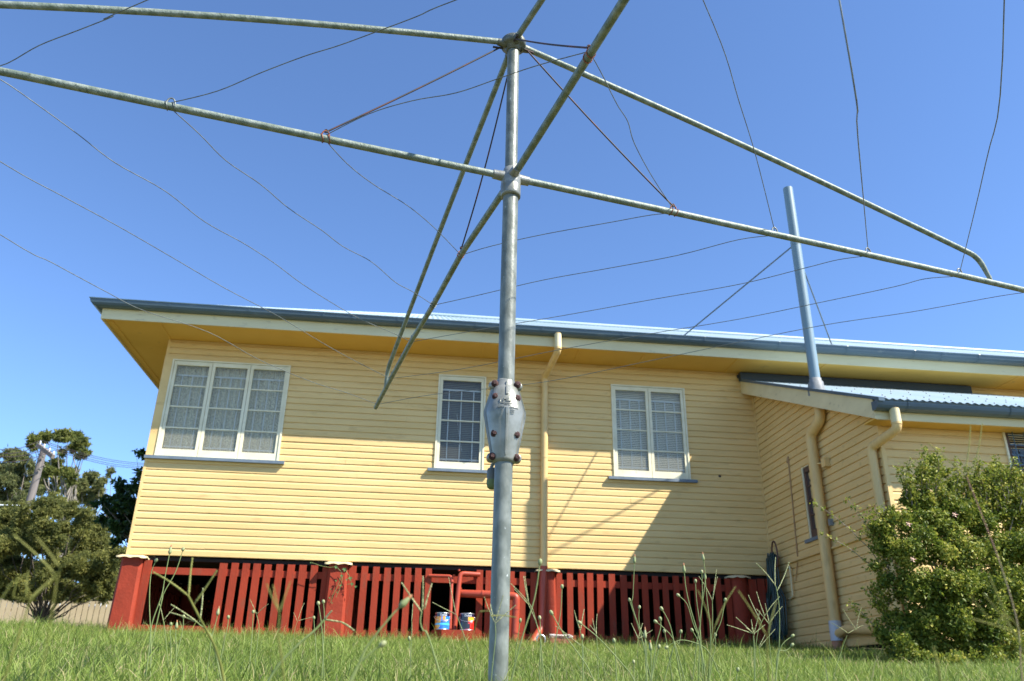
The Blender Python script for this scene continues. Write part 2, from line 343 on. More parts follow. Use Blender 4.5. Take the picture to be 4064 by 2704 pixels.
boards('wall', 7.2, YW-.01, .50, 3.95, lambda u, o, z: (XI-o, u, z), [(8.55, 8.89, 1.66, 2.5)],
       clip=lambda z, a, b: (max(a, (z-2.66)/.434+6.87+.05), b))
boards('wall', XI, 8.0, .50, 2.62, lambda u, o, z: (u, 7.2-o, z), [(5.79, 7.1, 1.66, 2.60)])
b = MB(); b.box(XL-.012, XL+.02, YW-.019, YW+.02, ZB-.004, ZS); b.build('corner_strip', M['yellow'], house)
b = MB(); b.box(XI-.020, XI+.022, 7.176, 7.2, .5, 2.55); b.build('corner_strip', M['yellow'], house)
b = MB(); b.box(XI-.028, XI-.012, YW-.03, YW-.013, .5, 3.9); b.build('corner_strip', M['yellow'], house)
# inner shell keeps the rooms and the space under the floor dark
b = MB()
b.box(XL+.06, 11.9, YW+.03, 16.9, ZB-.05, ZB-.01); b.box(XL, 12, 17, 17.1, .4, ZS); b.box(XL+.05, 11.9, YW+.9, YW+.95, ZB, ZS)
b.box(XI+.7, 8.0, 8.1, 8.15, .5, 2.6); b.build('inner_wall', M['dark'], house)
b = MB(); b.box(XL+.1, 12, 16.4, 16.5, .4, ZB-.06); b.build('shade_lining', M['dark'], house)
# ledge strip along the wing
b = MB(); b.prism([(XI-.014, 1.475), (XI-.050, 1.482), (XI-.050, 1.497), (XI-.014, 1.515)], 7.2, 9.46, 'y'); b.build('wall_strip', M['yellow'], house)

# soffits, fascia, gutters
b = MB()
b.box(XF+.02, 13, YF+.018, YW-.001, ZS, ZS+.012)
b.box(XF+.02, XL-.001, YW-.001, 17.4, ZS, ZS+.012)
for x in (-3.26, -.49, .74, 1.985, 2.85, 4.1, 5.32, 8.1):
    b.box(x-.018, x+.018, YF+.02, YW-.016, ZS-.008, ZS-.0005)
b.box(XL-.55, XF+.06, YF+.10, 17.3, ZS-.008, ZS-.0005)
b.build('soffit', M['soffit'], house)
def sweep(name, prof, m_, path, parent=house):      # prof: (outwards, z); path: ((x,y),(dx,dy))
    b = MB(); n = len(prof); vs_ = [(x+dx*d, y+dy*d, z) for (x, y), (dx, dy) in path for d, z in prof]
    fs = [(k*n+i, k*n+(i+1) % n, (k+1)*n+(i+1) % n, (k+1)*n+i) for k in range(len(path)-1) for i in range(n)]
    b.add(vs_, fs); e = (len(path)-1)*n; b.add([vs_[i] for i in range(n)], [tuple(range(n))]); b.add([vs_[e+i] for i in range(n)], [tuple(range(n))[::-1]])
    return b.build(name, m_, parent)
path = [((13, YF), (0, -1)), ((XF, YF), (-1, -1)), ((XF, 17.4), (-1, 0))]
sweep('fascia', [(-.018, ZS-.022), (0, ZS-.022), (0, ZS+.17), (-.018, ZS+.17)], M['cream'], path)
GZ = 4.222
gprof = [(.002, GZ), (.06, GZ-.004), (.092, GZ+.008), (.112, GZ+.030), (.120, GZ+.055), (.122, GZ+.068), (.130, GZ+.072), (.131, GZ+.083), (.122, GZ+.086),
         (.116, GZ+.078), (.112, GZ+.055), (.100, GZ+.033), (.08, GZ+.014), (.06, GZ+.006), (.004, GZ+.006)]
sweep('gutter', gprof, M['slate'], path)
for x in (-3.115, -2.176, -1.283, -.36, .612, 1.458, 2.501, 3.588, 4.60, 5.54, 6.49, 7.41, 8.3):
    b = MB(); pr = [(d+(.004 if i < 7 else 0), z-(.003 if i < 3 else 0)) for i, (d, z) in enumerate(gprof[:9])]
    vs_ = [(x+s+(-.02 if i < 3 else 0)*(1-i/3), YF-d, z) for s in (-.009, .009) for i, (d, z) in enumerate(pr)]; n = len(pr)
    b.add(vs_, [(i, i+1, i+1+n, i+n) for i in range(n-1)]); b.build('gutter_bracket', M['slate'], house)

for x in (-.9, 3.1, 6.9):
    b = MB(); pr = [(d+.003, z-.002) for d, z in gprof[:9]]; n = 9
    vs_ = [(x+q, YF-d, z) for q in (-.03, .03) for d, z in pr]; b.add(vs_, [(i, i+1, i+1+n, i+n) for i in range(n-1)]); b.build('gutter_joint', M['slate'], house)
# main hip roof, corrugated
PIT = .4877; EY, EX, RY = YF-.055, XF-.055, 13.34
def corr_roof(name, x0, x1, y_of, z_of, top_of, sx0, sx1, sys_, pitch=.076, amp=.007, sub=8):
    xs = np.arange(x0, x1, pitch/sub); V = []; b = MB()
    dz = amp*np.sin(2*np.pi*xs/pitch)
    for i, x in enumerate(xs):
        y0, y1 = y_of(x), top_of(x); V += [(x, y0, z_of(y0)+dz[i]), (x, y1, z_of(y1)+dz[i])]
    b.add(V, [(2*i, 2*i+2, 2*i+3, 2*i+1) for i in range(len(xs)-1)], True)
    for y in sys_:
        x = sx0
        while x < sx1:
            b.lathe([(.008, -.01), (.008, .006), (.005, .010), (.0001, .010)], (x, y, z_of(y)+amp), 6, mi=1); x += .228
    return b.build(name, [M['roof'], M['screw']], house)
zr = lambda y: GZ+.088+PIT*(y-EY)
rf = corr_roof('roof', EX, 13, lambda x: EY, zr, lambda x: min(RY, EY+max(0, x-EX)), -3.3, 9, (9.42, 9.9))
b = MB()
b.add([(EX, EY, zr(EY)), (EX+RY-EY, RY, zr(RY)), (EX, 2*RY-EY, zr(EY))], [(0, 1, 2)])
b.add([(EX+RY-EY, RY, zr(RY)), (13, RY, zr(RY)), (13, 2*RY-EY, zr(EY)), (EX, 2*RY-EY, zr(EY))], [(0, 1, 2, 3)])
b.build('roof', M['roof'], house)
b = MB(); b.tube([(EX+.1, EY+.1, zr(EY)+.03), (EX+RY-EY, RY, zr(RY)-.005)], .018, 10); b.tube([(EX+RY-EY, RY, zr(RY)+.01), (13, RY, zr(RY)+.01)], .045, 10); b.build('ridge_cap', M['roof'], house)
# wing roof
zw = lambda y: roofline(y)+.0
corr_roof('roof', 4.30, 8.05, lambda x: 6.80, zw, lambda x: 9.985, 4.45, 8.0, (6.95, 7.35, 7.9, 8.6, 9.3))
b = MB()   # barge board with its sloping edges
def slab(x0, x1, ya, yb, f0, f1, bb):
    vs_ = [(x, y, f(y)) for x in (x0, x1) for y, f in ((ya, f0), (yb, f0), (yb, f1), (ya, f1))]
    bb.add(vs_, [(0, 1, 2, 3), (7, 6, 5, 4), (0, 4, 5, 1), (1, 5, 6, 2), (2, 6, 7, 3), (3, 7, 4, 0)])
slab(4.305, 4.325, 6.94, 9.984, lambda y: 2.471+.441*(y-6.94), lambda y: zw(y)-.012, b)
b.build('barge_board', M['cream'], house)
b = MB(); slab(4.285, 4.345, 6.80, 9.984, lambda y: zw(y)-.022, lambda y: zw(y)+.012, b); b.build('barge_cap', M['slate'], house)
b = MB(); slab(4.325, XI-.016, 6.96, 9.98, lambda y: 2.50+.441*(y-6.94), lambda y: 2.515+.441*(y-6.94), b); b.box(4.325, 8.05, 6.96, 7.184, 2.485, 2.497); b.build('soffit', M['soffit'], house)
b = MB(); b.box(4.325, 8.05, 6.938, 6.958, 2.468, 2.64); b.build('fascia', M['cream'], house)
wg = [(d*.95, z-GZ+2.548) for d, z in gprof]
sweep('gutter', wg, M['slate'], [((8.05, 6.937), (0, -1)), ((4.29, 6.937), (0, -1))])
b = MB(); b.prism([(6.937, 2.55)]+[(6.937-d, z) for d, z in wg[1:8]]+[(6.937, 2.632)], 4.284, 4.289, 'x'); b.build('gutter_end', M['slate'], house)
for x in (4.596, 5.651, 6.7):
    b = MB(); vs_ = [(x+s, 6.933-d-.003, z-(.003 if i < 3 else 0)) for s in (-.009, .009) for i, (d, z) in enumerate(wg[:8])]
    b.add(vs_, [(i, i+1, i+9, i+8) for i in range(7)]); b.build('gutter_bracket', M['slate'], house)
b = MB(); b.box(4.282, 7.66, 9.90, 9.975, 3.985, 4.092); b.box(4.262, 7.66, 9.955, 9.98, 4.03, 4.07); b.build('flashing', M['flash'], house)

# windows
def window(x0, x1, z0, z1, n, kind, P, full=True, inner='bars'):
    """P maps (u, out, z) to world; out is positive towards the yard"""
    def bx(b, u0, u1, o0, o1, za, zb, mi=0):
        vs_ = [P(u, o, z) for z in (za, zb) for o in (o0, o1) for u in (u0, u1)]
        b.add(vs_, [(0, 2, 3, 1), (4, 5, 7, 6), (0, 1, 5, 4), (2, 6, 7, 3), (0, 4, 6, 2), (1, 3, 7, 5)], False, mi)
    b = MB(); t = .022
    bx(b, x0-t, x0, -.08, .034, z0-.02, z1+.014); bx(b, x1, x1+t, -.08, .034, z0-.02, z1+.014); bx(b, x0, x1, -.08, .030, z1-.002, z1+.016); bx(b, x0, x1, -.08, .010, z0-.04, z0-.002)
    wf = b.build('window', M['white'], house)
    b = MB(); n_s = n; ws = (x1-x0)/n_s; panes = []
    for k in range(n_s):
        a, c = x0+k*ws+.0025, x0+(k+1)*ws-.0025; s = .036
        s_l = s; zt, zb_ = z1-.006, z0+.002
        bs = MB(); bx(bs, a, a+s, -.012, .022, zb_, zt); bx(bs, c-s, c, -.012, .022, zb_, zt)
        bx(bs, a+s, c-s, -.012, .0215, zt-.052, zt); bx(bs, a+s, c-s, -.012, .0215, zb_, zb_+.088)
        gz0, gz1 = zb_+.088, zt-.052
        for j in (1, 2, 3):
            zz = gz0+(gz1-gz0)*j/4; bx(bs, a+s, c-s, -.008, .014, zz-.008, zz+.008)
        so_ = bs.build('sash', M['brownsash' if kind == 'dark' else 'white'], wf)
        g = MB(); g.add([P(a+s-.003, .001, gz0-.003), P(c-s+.003, .001, gz0-.003), P(c-s+.003, .001, gz1+.003), P(a+s-.003, .001, gz1+.003)], [(0, 1, 2, 3)])
        g.build('pane', M['glass' if kind in ('blind', 'dark') else 'liftglass'], wf)
        br = MB(); q0, q1 = gz0+.03, gz1-.11; ww = c-a-2*s
        for f in (.18, .5, .82):
            uu = a+s+ww*f; bx(br, uu-.006, uu+.006, -.058, -.046, q0, q1)
        for zz in (q0+.02, q1): bx(br, a+.01, c-.01, -.062, -.050, zz-.009, zz+.009)
        if kind != 'dark': br.build('security_bars', M['bars'], wf)
        lt = MB(); um = (a+c)/2
        lt.tube([P(um-.05, -.035, gz1-.40*(gz1-gz0)), P(um-.02, -.035, gz1-.62*(gz1-gz0)), P(um+.03, -.035, gz0+.16)], .002, 5); kind != 'dark' and lt.build('window_stay', M['bars'], wf)
    if kind == 'lace':
        N = 220; V = []; 
        for i in range(N+1):
            u = x0+(x1-x0)*i/N; o = -.095+.014*math.sin(u*62)+.008*math.sin(u*151+1)
            V += [P(u, o, z0), P(u, o+.003*math.sin(u*40), z1)]
        c = MB(); c.add(V, [(2*i, 2*i+2, 2*i+3, 2*i+1) for i in range(N)], True); c.build('curtain', M['lace'], wf)
    else:
        c = MB(); z = z0+.01
        while z < z1:
            c.add([P(x0, -.080, z), P(x1, -.080, z), P(x1, -.090, z+.021), P(x0, -.090, z+.021)], [(0, 1, 2, 3)]); z += .024
        c.build('blind', M[{'light': 'blindlight', 'blind': 'blind', 'dark': 'darkblind'}[kind]], wf)
    b = MB(); e = .085
    sl0, sl1 = (x0-(.125 if kind == 'lace' else e+.012)), x1+e+.012
    vs_ = [P(u, o, z) for u in (sl0, sl1) for o, z in ((-.02, z0-.038), (.068, z0-.044), (.070, z0-.008), (-.02, z0+.0))]
    b.add(vs_, [(0, 1, 2, 3), (7, 6, 5, 4), (0, 4, 5, 1), (1, 5, 6, 2), (2, 6, 7, 3), (3, 7, 4, 0)]); b.build('sill', M['sill'], wf)
    return wf
PF = lambda u, o, z: (u, YW-o, z)
for x0, x1, n, k in wins: window(x0, x1, WZ0, WZ1-.005, n, k, PF)
b = MB(); b.box(XL-.014, -3.17, YW-.022, YW+.01, WZ0, WZ1+.045); b.box(-3.17, -1.70, YW-.0215, YW+.01, WZ1+.013, WZ1+.046)
b.build('window_trim', M['yellow'], house)
def side_window():
    PS = lambda u, o, z: (XI-o+.028, u, z)
    wf = window(8.56, 8.87, 1.68, 2.49, 1, 'dark', PS)
side_window()
P2 = lambda u, o, z: (u, 7.2-o, z)
wf = window(5.80, 7.08, 1.68, 2.60, 2, 'dark', P2)
g = MB()
for zz in np.arange(1.75, 2.6, .10): g.box(5.81, 7.07, 7.145, 7.151, zz-.004, zz+.004)
for xx in np.arange(5.86, 7.08, .12): g.box(xx-.004, xx+.004, 7.138, 7.144, 1.70, 2.58)
g.build('security_grille', M['slate'], wf)

# stumps with metal caps and the batten skirting
def stump(x0, x1, y0=9.90, y1=10.14, zt=1.375, capw=.045, round_=False):
    b = MB(); c = .028; xm = (x0+x1)/2
    if round_:
        b.lathe([(.135, .45), (.13, .9), (.125, zt)], (xm, y0+.13, 0), 20)
    else:
        def ring(z, g): return [(x0-g+c, y0-g, z), (x1+g-c, y0-g, z), (x1+g, y0-g+c, z), (x1+g, y1+g, z), (x0-g, y1+g, z), (x0-g, y0-g+c, z)]
        r = ring(.45, .018)+ring(zt, 0); b.add(r, [(i, (i+1) % 6, (i+1) % 6+6, i+6) for i in range(6)]+[(6, 7, 8, 9, 10, 11)])
    s = b.build('stump', M['redrough'], house)
    b = MB(); N = 40; V = []
    cx, cy = xm, (y0+y1)/2; hx, hy = (x1-x0)/2+capw, (y1-y0)/2+capw
    for i in range(N):
        a = 2*math.pi*i/N; ca, sa = math.cos(a), math.sin(a); q = 1/max(abs(ca), abs(sa)) if not round_ else 1.
        wv = .006*math.sin(a*9)+random.uniform(-.003, .003)
        V += [(cx+hx*.72*ca*q, cy+hy*.72*sa*q, zt+.022), (cx+hx*ca*q, cy+hy*sa*q, zt+.004+wv), (cx+hx*ca*q*1.01, cy+hy*sa*q*1.01, zt-.012+wv)]
    b.add(V, [(3*i+k, 3*((i+1) % N)+k, 3*((i+1) % N)+k+1, 3*i+k+1) for i in range(N) for k in (0, 1)], True)
    b.add([V[3*i] for i in range(N)], [tuple(range(N))]); b.build('stump_cap', M['capcream'], s)
stump(-3.285, -3.055); stump(-.965, -.745); stump(1.52, 1.715, y0=9.93); stump(3.90, 4.14, y0=9.92, round_=True)
for x in (-3.1, -.85, 1.6):
    for y in (12.4, 14.8): stump(x-.1, x+.1, y, y+.2)
def batten_panel(xs, zt, zb=.50, top=(1.205, 1.282), bot=(.585, .655), xr=None, post=()):
    b = MB(); xr = xr or (xs[0][0], xs[-1][1])
    for z0, z1 in (top, bot): b.box(xr[0], xr[1], 9.985, 10.02, z0, z1)
    for i, (a, c) in enumerate(xs):
        dz = random.uniform(-.006, .006); sk = random.uniform(-.008, .008); y0 = 9.962+random.uniform(-.002, .002)
        z0_, z1_ = zb+random.uniform(-.03, .02), zt+dz
        vs_ = [(x+s, y, z) for z, s in ((z0_, sk), (z1_, 0)) for y in (y0, 9.984) for x in (a, c)]
        b.add(vs_, [(0, 2, 3, 1), (4, 5, 7, 6), (0, 1, 5, 4), (2, 6, 7, 3), (0, 4, 6, 2), (1, 3, 7, 5)])
    for (a, c) in post: b.box(a, c, 9.955, 9.984, .52, 1.352)
    return b.build('batten_screen', M['red'], house)
def pair(l): return [(l[i], l[i+1]) for i in range(0, len(l), 2)]
batten_panel(pair([-2.207, -2.123, -2.075, -1.997, -1.949, -1.871, -1.829, -1.748, -1.702, -1.624, -1.569, -1.491, -1.44, -1.359, -1.306, -1.225, -1.174, -1.094, -1.039, -.965]),
             1.350, xr=(-3.045, -.96), post=[(-3.045, -2.963)])
batten_panel(pair([-.735, -.649, -.591, -.514, -.455, -.38, -.324, -.249, -.205, -.13, -.084, -.009, .037, .112, .161, .234, .766, .843, .877, .948, 1.032, 1.109, 1.167, 1.223, 1.284, 1.358, 1.416, 1.491]),
             1.358, xr=(-.74, 1.53))
batten_panel(pair([1.728, 1.8, 1.859, 1.931, 1.992, 2.064, 2.105, 2.18, 2.228, 2.304, 2.372, 2.45, 2.516, 2.596, 2.662, 2.736, 2.78, 2.857, 2.913, 2.987, 3.039, 3.113, 3.173, 3.247, 3.302, 3.377, 3.434, 3.516, 3.569, 3.644, 3.704, 3.779, 3.832, 3.90]),
             1.362, xr=(1.72, 3.91))
batten_panel(pair([4.135, 4.234, 4.249, 4.341, 4.36, 4.44]), 1.362, xr=(4.12, 4.46))
b = MB()                # battens down the far left side, seen through the open bay
for y in np.arange(10.3, 16.3, .135): b.box(XL-.01, XL+.012, y, y+.08, .52, 1.34)
b.box(XL+.012, XL+.03, 10.2, 16.4, 1.2, 1.28); b.build('batten_screen', M['red'], house)
b = MB(); b.box(XL-.03, XL-.014, 10.15, 17, .3, 1.41); b.build('shade_lining', M['dark'], house)  # added black sheet behind the battens, so the gaps read as deep shade

kp = at(2857, 1890, YW-.018); b = MB(); b.lathe([(.018, -.004), (.016, .001), (.008, .003), (.0001, .003)], kp, 14, axis=Vector((0, -1, 0))); b.build('board_knot', M['darkbark'], house)
# downpipes and the vent stack
def smooth_path(pts, r=.05, n=5):
    pts = [Vector(p) for p in pts]; out = [pts[0]]
    for i in range(1, len(pts)-1):
        a, p, c = pts[i-1], pts[i], pts[i+1]; d0 = (a-p); d1 = (c-p); k = min(r, d0.length*.45, d1.length*.45)
        s, e = p+d0.normalized()*k, p+d1.normalized()*k
        for j in range(n+1):
            t = j/n; out.append(s*(1-t)**2+p*2*t*(1-t)+e*t*t)
    return out+[pts[-1]]
b = MB(); b.tube(smooth_path([(1.66, 9.335, 4.235), (1.66, 9.335, 4.00), (1.585, 9.925, 3.86), (1.572, 9.925, 1.425)], .06), .043, 18)
dp = b.build('downpipe', M['yellow_pipe'], house)
b = MB()
for z in (3.72, 2.77): b.tube([(1.578, 9.925, z-.008), (1.578, 9.925, z+.008)], .046, 18)
b.tube([(1.66, 9.335, 4.02), (1.66, 9.335, 4.045)], .0455, 18); b.tube([(1.60, 9.985, 2.765), (1.53, 9.985, 2.765)], .006, 6)
b.build('pipe_clip', M['yellow_pipe'], dp)
b = MB(); b.tube([(1.66, 9.335, 4.045), (1.66, 9.335, 4.225)], .0445, 18); b.build('pipe_outlet', M['cream'], dp)
b = MB(); b.tube(smooth_path([(1.572, 9.925, 1.425), (1.54, 9.92, .72), (1.36, 9.70, .48)], .05), .0455, 18); b.build('downpipe', M['redpipe'], house)
b = MB(); b.tube(smooth_path([(4.47, 6.875, 2.56), (4.47, 6.875, 2.36), (4.405, 7.262, 2.285), (4.405, 7.272, .45)], .06), .045, 18); dp = b.build('downpipe', M['yellow_pipe'], house)
b = MB()
for z in (2.12, 1.98): b.tube([(4.405, 7.272, z-.006), (4.405, 7.272, z+.006)], .048, 18)
b.tube([(4.47, 6.875, 2.40), (4.47, 6.875, 2.42)], .0475, 18); b.build('pipe_clip', M['yellow_pipe'], dp)
b = MB(); b.tube([(4.47, 6.875, 2.42), (4.47, 6.875, 2.555)], .0462, 18); b.build('pipe_outlet', M['cream'], dp)
b = MB(); b.tube(smooth_path([(4.40, 8.14, 3.16), (4.40, 8.14, 2.86), (4.385, 8.40, 2.755), (4.385, 8.42, .755)], .08), .058, 20); b.tube(smooth_path([(4.385, 8.42, .62), (4.385, 8.2, .66), (4.40, 7.7, .62)], .05), .045, 14)
sp = b.build('soil_pipe', M['yellow_pipe'], house)
b = MB()
for z in (2.60, 2.42): b.tube([(4.385, 8.41, z-.006), (4.385, 8.41, z+.006)], .061, 20)
b.build('pipe_clip', M['yellow_pipe'], sp)
b = MB(); b.box(4.40, 4.462, 8.19, 8.27, 2.34, 2.44); b.tube([(4.40, 8.36, 2.41), (4.43, 8.26, 2.39)], .012, 8); b.build('pipe_bracket', M['yellow_pipe'], sp)
b = MB(); b.tube([(4.385, 8.42, .755), (4.385, 8.42, .56)], .064, 20); b.build('pipe_collar', M['grey_collar'], sp)
b = MB(); b.tube([(4.385, 8.42, .56), (4.385, 8.43, .45)], .055, 20); b.build('drain_stub', M['terra'], sp)
b = MB(); b.tube([(4.40, 8.14, 3.15), (4.40, 8.14, 5.90)], .0585, 28, caps=False); b.tube([(4.40, 8.14, 5.90), (4.40, 8.14, 5.6)], .052, 28, caps=False)
b.add([(4.40+.055*math.cos(a), 8.14+.055*math.sin(a), 5.62) for a in np.linspace(0, 6.1, 20)], [tuple(range(20))])
vp = b.build('vent_pipe', M['vent'], house)
b = MB(); b.lathe([(.10, 3.13), (.098, 3.19), (.085, 3.25), (.082, 3.29), (.068, 3.305), (.066, 3.335), (.06, 3.337)], (4.40, 8.14, 0), 24)
for i, p in enumerate(b.v):
    if p[2] < 3.28: b.v[i] = (p[0]+.006*math.sin(p[1]*90), p[1], p[2]+.434*(p[1]-8.14)+.008*math.sin(p[0]*70))
b.build('vent_boot', M['lead'], vp)
for e in (at(2716, 1331, 9.46), at(3301, 1368, 9.46)):
    b = MB(); b.tube([(4.385, 8.15, 5.09), tuple(e)], .009, 8); b.box(e.x-.02, e.x+.02, e.y-.02, e.y+.02, e.z-.02, e.z-.005); b.build('vent_stay', M['sill'], vp)
b = MB(); b.tube([(4.40, 8.14, 5.07), (4.40, 8.14, 5.12)], .061, 24); b.build('vent_band', M['vent'], vp)
# small fittings on the wing wall
b = MB(); b.tube([(XI-.024, 9.15, 2.71), (XI-.024, 9.165, 2.45), (XI-.024, 9.22, 1.53)], .0085, 6); b.tube([(XI-.03, 9.23, 1.47), (XI-.03, 9.33, 1.27)], .006, 6)
b.tube([(XI-.024, 9.15, 2.71), (XI-.024, 9.19, 2.64)], .012, 6); b.build('conduit', M['conduit'], house)
b = MB(); b.tube(smooth_path([(XI-.03, 9.50, 1.44), (XI-.05, 9.40, 1.44), (XI-.05, 9.41, 1.10), (XI-.03, 9.55, 1.09)], .03), .011, 8); b.build('tap_pipe', M['cream'], house)
b = MB(); b.box(XI-.06, XI-.016, 8.30, 8.33, 1.72, 1.79); b.build('wall_fitting', M['lead'], house)

# red waste pipes beside the block
b = MB()
b.tube(smooth_path([(.20, 9.95, 1.275), (.47, 9.90, 1.270), (.47, 9.80, .655)], .045), .020, 12); b.tube([(.47, 9.872, 1.20), (.47, 9.872, 1.215)], .0235, 12); b.tube([(.485, 9.88, 1.275), (.505, 9.87, 1.275)], .012, 8)
b.build('waste_pipe', M['redpipe'], house)
b = MB(); b.tube(smooth_path([(.80, 9.93, 1.305), (.565, 9.88, 1.305), (.520, 9.80, .655)], .05), .027, 14)
for z in (1.22, 1.14): b.tube([(.562, 9.875, z), (.560, 9.873, z-.015)], .030, 14)
b.tube([(.548, 9.84, 1.325), (.548, 9.84, 1.345)], .014, 8); b.build('waste_pipe', M['redpipe'], house)
b = MB(); b.tube(smooth_path([(.57, 9.95, 1.085), (.92, 9.86, 1.072), (1.225, 9.80, 1.055), (1.225, 9.80, .97), (1.205, 9.80, .45)], .075), .044, 18)
for p, q in (((.83, 9.875, 1.075), (.85, 9.872, 1.074)), ((1.20, 9.80, .925), (1.20, 9.80, .905)), ((1.20, 9.80, .66), (1.20, 9.80, .645))):
    b.tube([Vector(p)+Vector((.02, 0, 0)) if p[0] > 1 else p, Vector(q)+Vector((.02, 0, 0)) if p[0] > 1 else q], .048, 18)
b.build('waste_pipe', M['redpipe'], house)
settle(house)

# ------------------------------------------------------------ things by the wall
b = MB(); b.prism([(.262, 9.66), (.365, 9.53), (.735, 9.53), (.735, 9.90), (.262, 9.90)], .46, .652, 'z')
tag(b.build('drain_block', M['red']), 'low red painted concrete block with a cut corner under the paint cans', 'concrete block')
def text_mesh(s, size, extrude=.0, shear=0., spacing=1.):
    cu = bpy.data.curves.new('t', 'FONT'); cu.body = s; cu.size = size; cu.extrude = extrude; cu.shear = shear; cu.align_x = 'CENTER'; cu.align_y = 'CENTER'
    cu.space_character = spacing; cu.resolution_u = 3
    o = bpy.data.objects.new('t', cu); col.objects.link(o); dg = bpy.context.evaluated_depsgraph_get()
    me = bpy.data.meshes.new_from_object(o.evaluated_get(dg)); col.objects.unlink(o); bpy.data.objects.remove(o)
    V = [v.co.copy() for v in me.vertices]; F = [tuple(p.vertices) for p in me.polygons]; bpy.data.meshes.remove(me)
    return V, F
def wrap_text(b, s, size, c, r, ang, z, **k):      # lettering bent round an upright cylinder
    V, F = text_mesh(s, size, **k)
    b.add([(c[0]+(r+v.z)*math.sin(ang+v.x/r), c[1]-(r+v.z)*math.cos(ang+v.x/r), z+v.y) for v in V], F)
def paint_can(x, y, z, label, kind):
    root = empty('paint_can', (x, y, z), label, 'paint can', 'paint cans on the red block')
    r, h = .081, .180; N = 64; b = MB(); rows = [0, .012, .026, .05, .068, .10, .125, .140, .172]
    mats = [M['navy'], M['blue'], M['cyan'], M['orange'], M['lred'], M['black'], M['tin']]
    for i in range(N):
        a0, a1 = 2*math.pi*i/N-math.pi, 2*math.pi*(i+1)/N-math.pi; am = (a0+a1)/2
        for j in range(len(rows)-1):
            zm = (rows[j]+rows[j+1])/2
            if kind == 1: mi = 0 if zm > .14 else 2 if .05 < zm < .068 else 3 if (am < -.25-.3*(.1-zm)/.1 or (.0 < am < .35 and .10 < zm < .14)) else 1
            else: mi = 0 if zm > .14 else 5 if am < .05+(.3 if zm < .068 else 0)-.6*(zm < .012) else (3 if zm > .10 else 4)
            p = [(x+r*math.sin(a), y-r*math.cos(a), z+zz) for a, zz in ((a0, rows[j]), (a1, rows[j]), (a1, rows[j+1]), (a0, rows[j+1]))]
            b.add(p, [(0, 1, 2, 3)], False, mi)
    b.lathe([(r, .172), (r+.003, .174), (r+.003, .180), (r-.002, .181), (r-.008, .176), (.001, .176)], (x, y, z), 48, mi=6)
    b.lathe([(r, .0), (r+.002, .001), (r+.002, .006), (r, .008)], (x, y, z), 48, mi=6)
    b.build('can_body', mats, root)
    t = MB(); rr = r+.0012
    wrap_text(t, 'Dulux', .034, (x, y), rr, .10, z+.155, extrude=.0004)
    if kind == 1: wrap_text(t, 'shield', .022, (x, y), rr, .28, z+.088, extrude=.0004)
    else: wrap_text(t, '101', .026, (x, y), rr, .62, z+.088, extrude=.0004)
    wrap_text(t, 'water based', .0085, (x, y), rr, .1, z+.058, extrude=.0003) if False else None
    t.build('lettering', M['letter'], root)
    hb = MB(); pts = []
    for k in range(25):
        a = math.pi*k/24; pts.append((x-(r+.012)*math.cos(a), y-.085*math.sin(a), z+.140-.050*math.sin(a)))
    hb.tube(pts, .0022, 6)
    for s in (-1, 1): hb.lathe([(.008, 0), (.008, .004), (.001, .005)], (x+s*r, y, z+.14), 12, axis=Vector((s, 0, 0)))
    hb.build('can_handle', M['tin'], root); settle(root)
paint_can(.372, 9.64, .653, 'blue and orange paint can with a white rim, left one on the red block', 1)
paint_can(.648, 9.64, .653, 'black and red paint can, right one on the red block', 2)

b = MB(); b.box(1.60, 1.90, 9.58, 9.72, .485, .515); tag(b.build('paver', M['terra']), 'flat terracotta paver under the two bricks', 'paver')
for x0, x1, lb in ((1.595, 1.715, 'brick on the paver, left one beside the downpipe shoe'), (1.722, 1.850, 'brick on the paver, right one under the rope end')):
    b = MB(); b.box(x0, x1, 9.60, 9.70, .516, .590); tag(b.build('brick', M['brick']), lb, 'brick', 'bricks under the rope')
b = MB(); rp = []
for k in range(70):
    t = k/69; rp.append((1.60+.25*(.5-.5*math.cos(t*15)), 9.65+.035*math.sin(t*23), .603+.030*t+.004*math.sin(t*31)))
b.tube(rp, .011, 7); tag(b.build('rope', M['rope']), 'frayed grey brown rope coiled on top of the bricks', 'rope')
b = MB(); b.tube([(1.50+.05*math.cos(a), 9.69, .575+.055*math.sin(a)) for a in np.linspace(-.6, 3.6, 16)], .011, 7); tag(b.build('pipe_cover', M['tin']), 'bent silver tin cover over the mouth of the downpipe', 'tin cover')

# coiled garden hose in the inner corner
hz = empty('garden_hose', (4.40, 9.8, .6), 'dark green garden hose coiled on a hook in the shaded inner corner', 'hose')
b = MB()
for k in range(15):
    y0 = 9.50+.030*k*.95; ztop = 1.62+.03*math.sin(k*2.1); zb = .60+.09*random.random(); x = 4.36-.012*(k % 3)
    pts = []
    for j in range(22):
        a = 2*math.pi*j/21; pts.append((x+.012*math.sin(a+k), 9.73+(y0-9.71)*(.45 if math.sin(a) > 0 else 1)+.052*math.cos(a), (ztop+zb)/2+(ztop-zb)/2*math.sin(a)))
    b.tube(pts, .0095, 7)
b.build('hose_coil', M['hose'], hz)
b = MB(); b.tube([(4.35, 9.60+.075*math.cos(a), 1.60+.165*math.sin(a)) for a in np.linspace(-1.2, 4.2, 24)], .0105, 8); b.build('hose_end', M['hosebrown'], hz)
b = MB(); b.tube([(4.46, 9.72, 1.60), (4.34, 9.72, 1.60), (4.32, 9.72, 1.64)], .009, 6); b.build('hose_hook', M['lead'], hz); settle(hz)

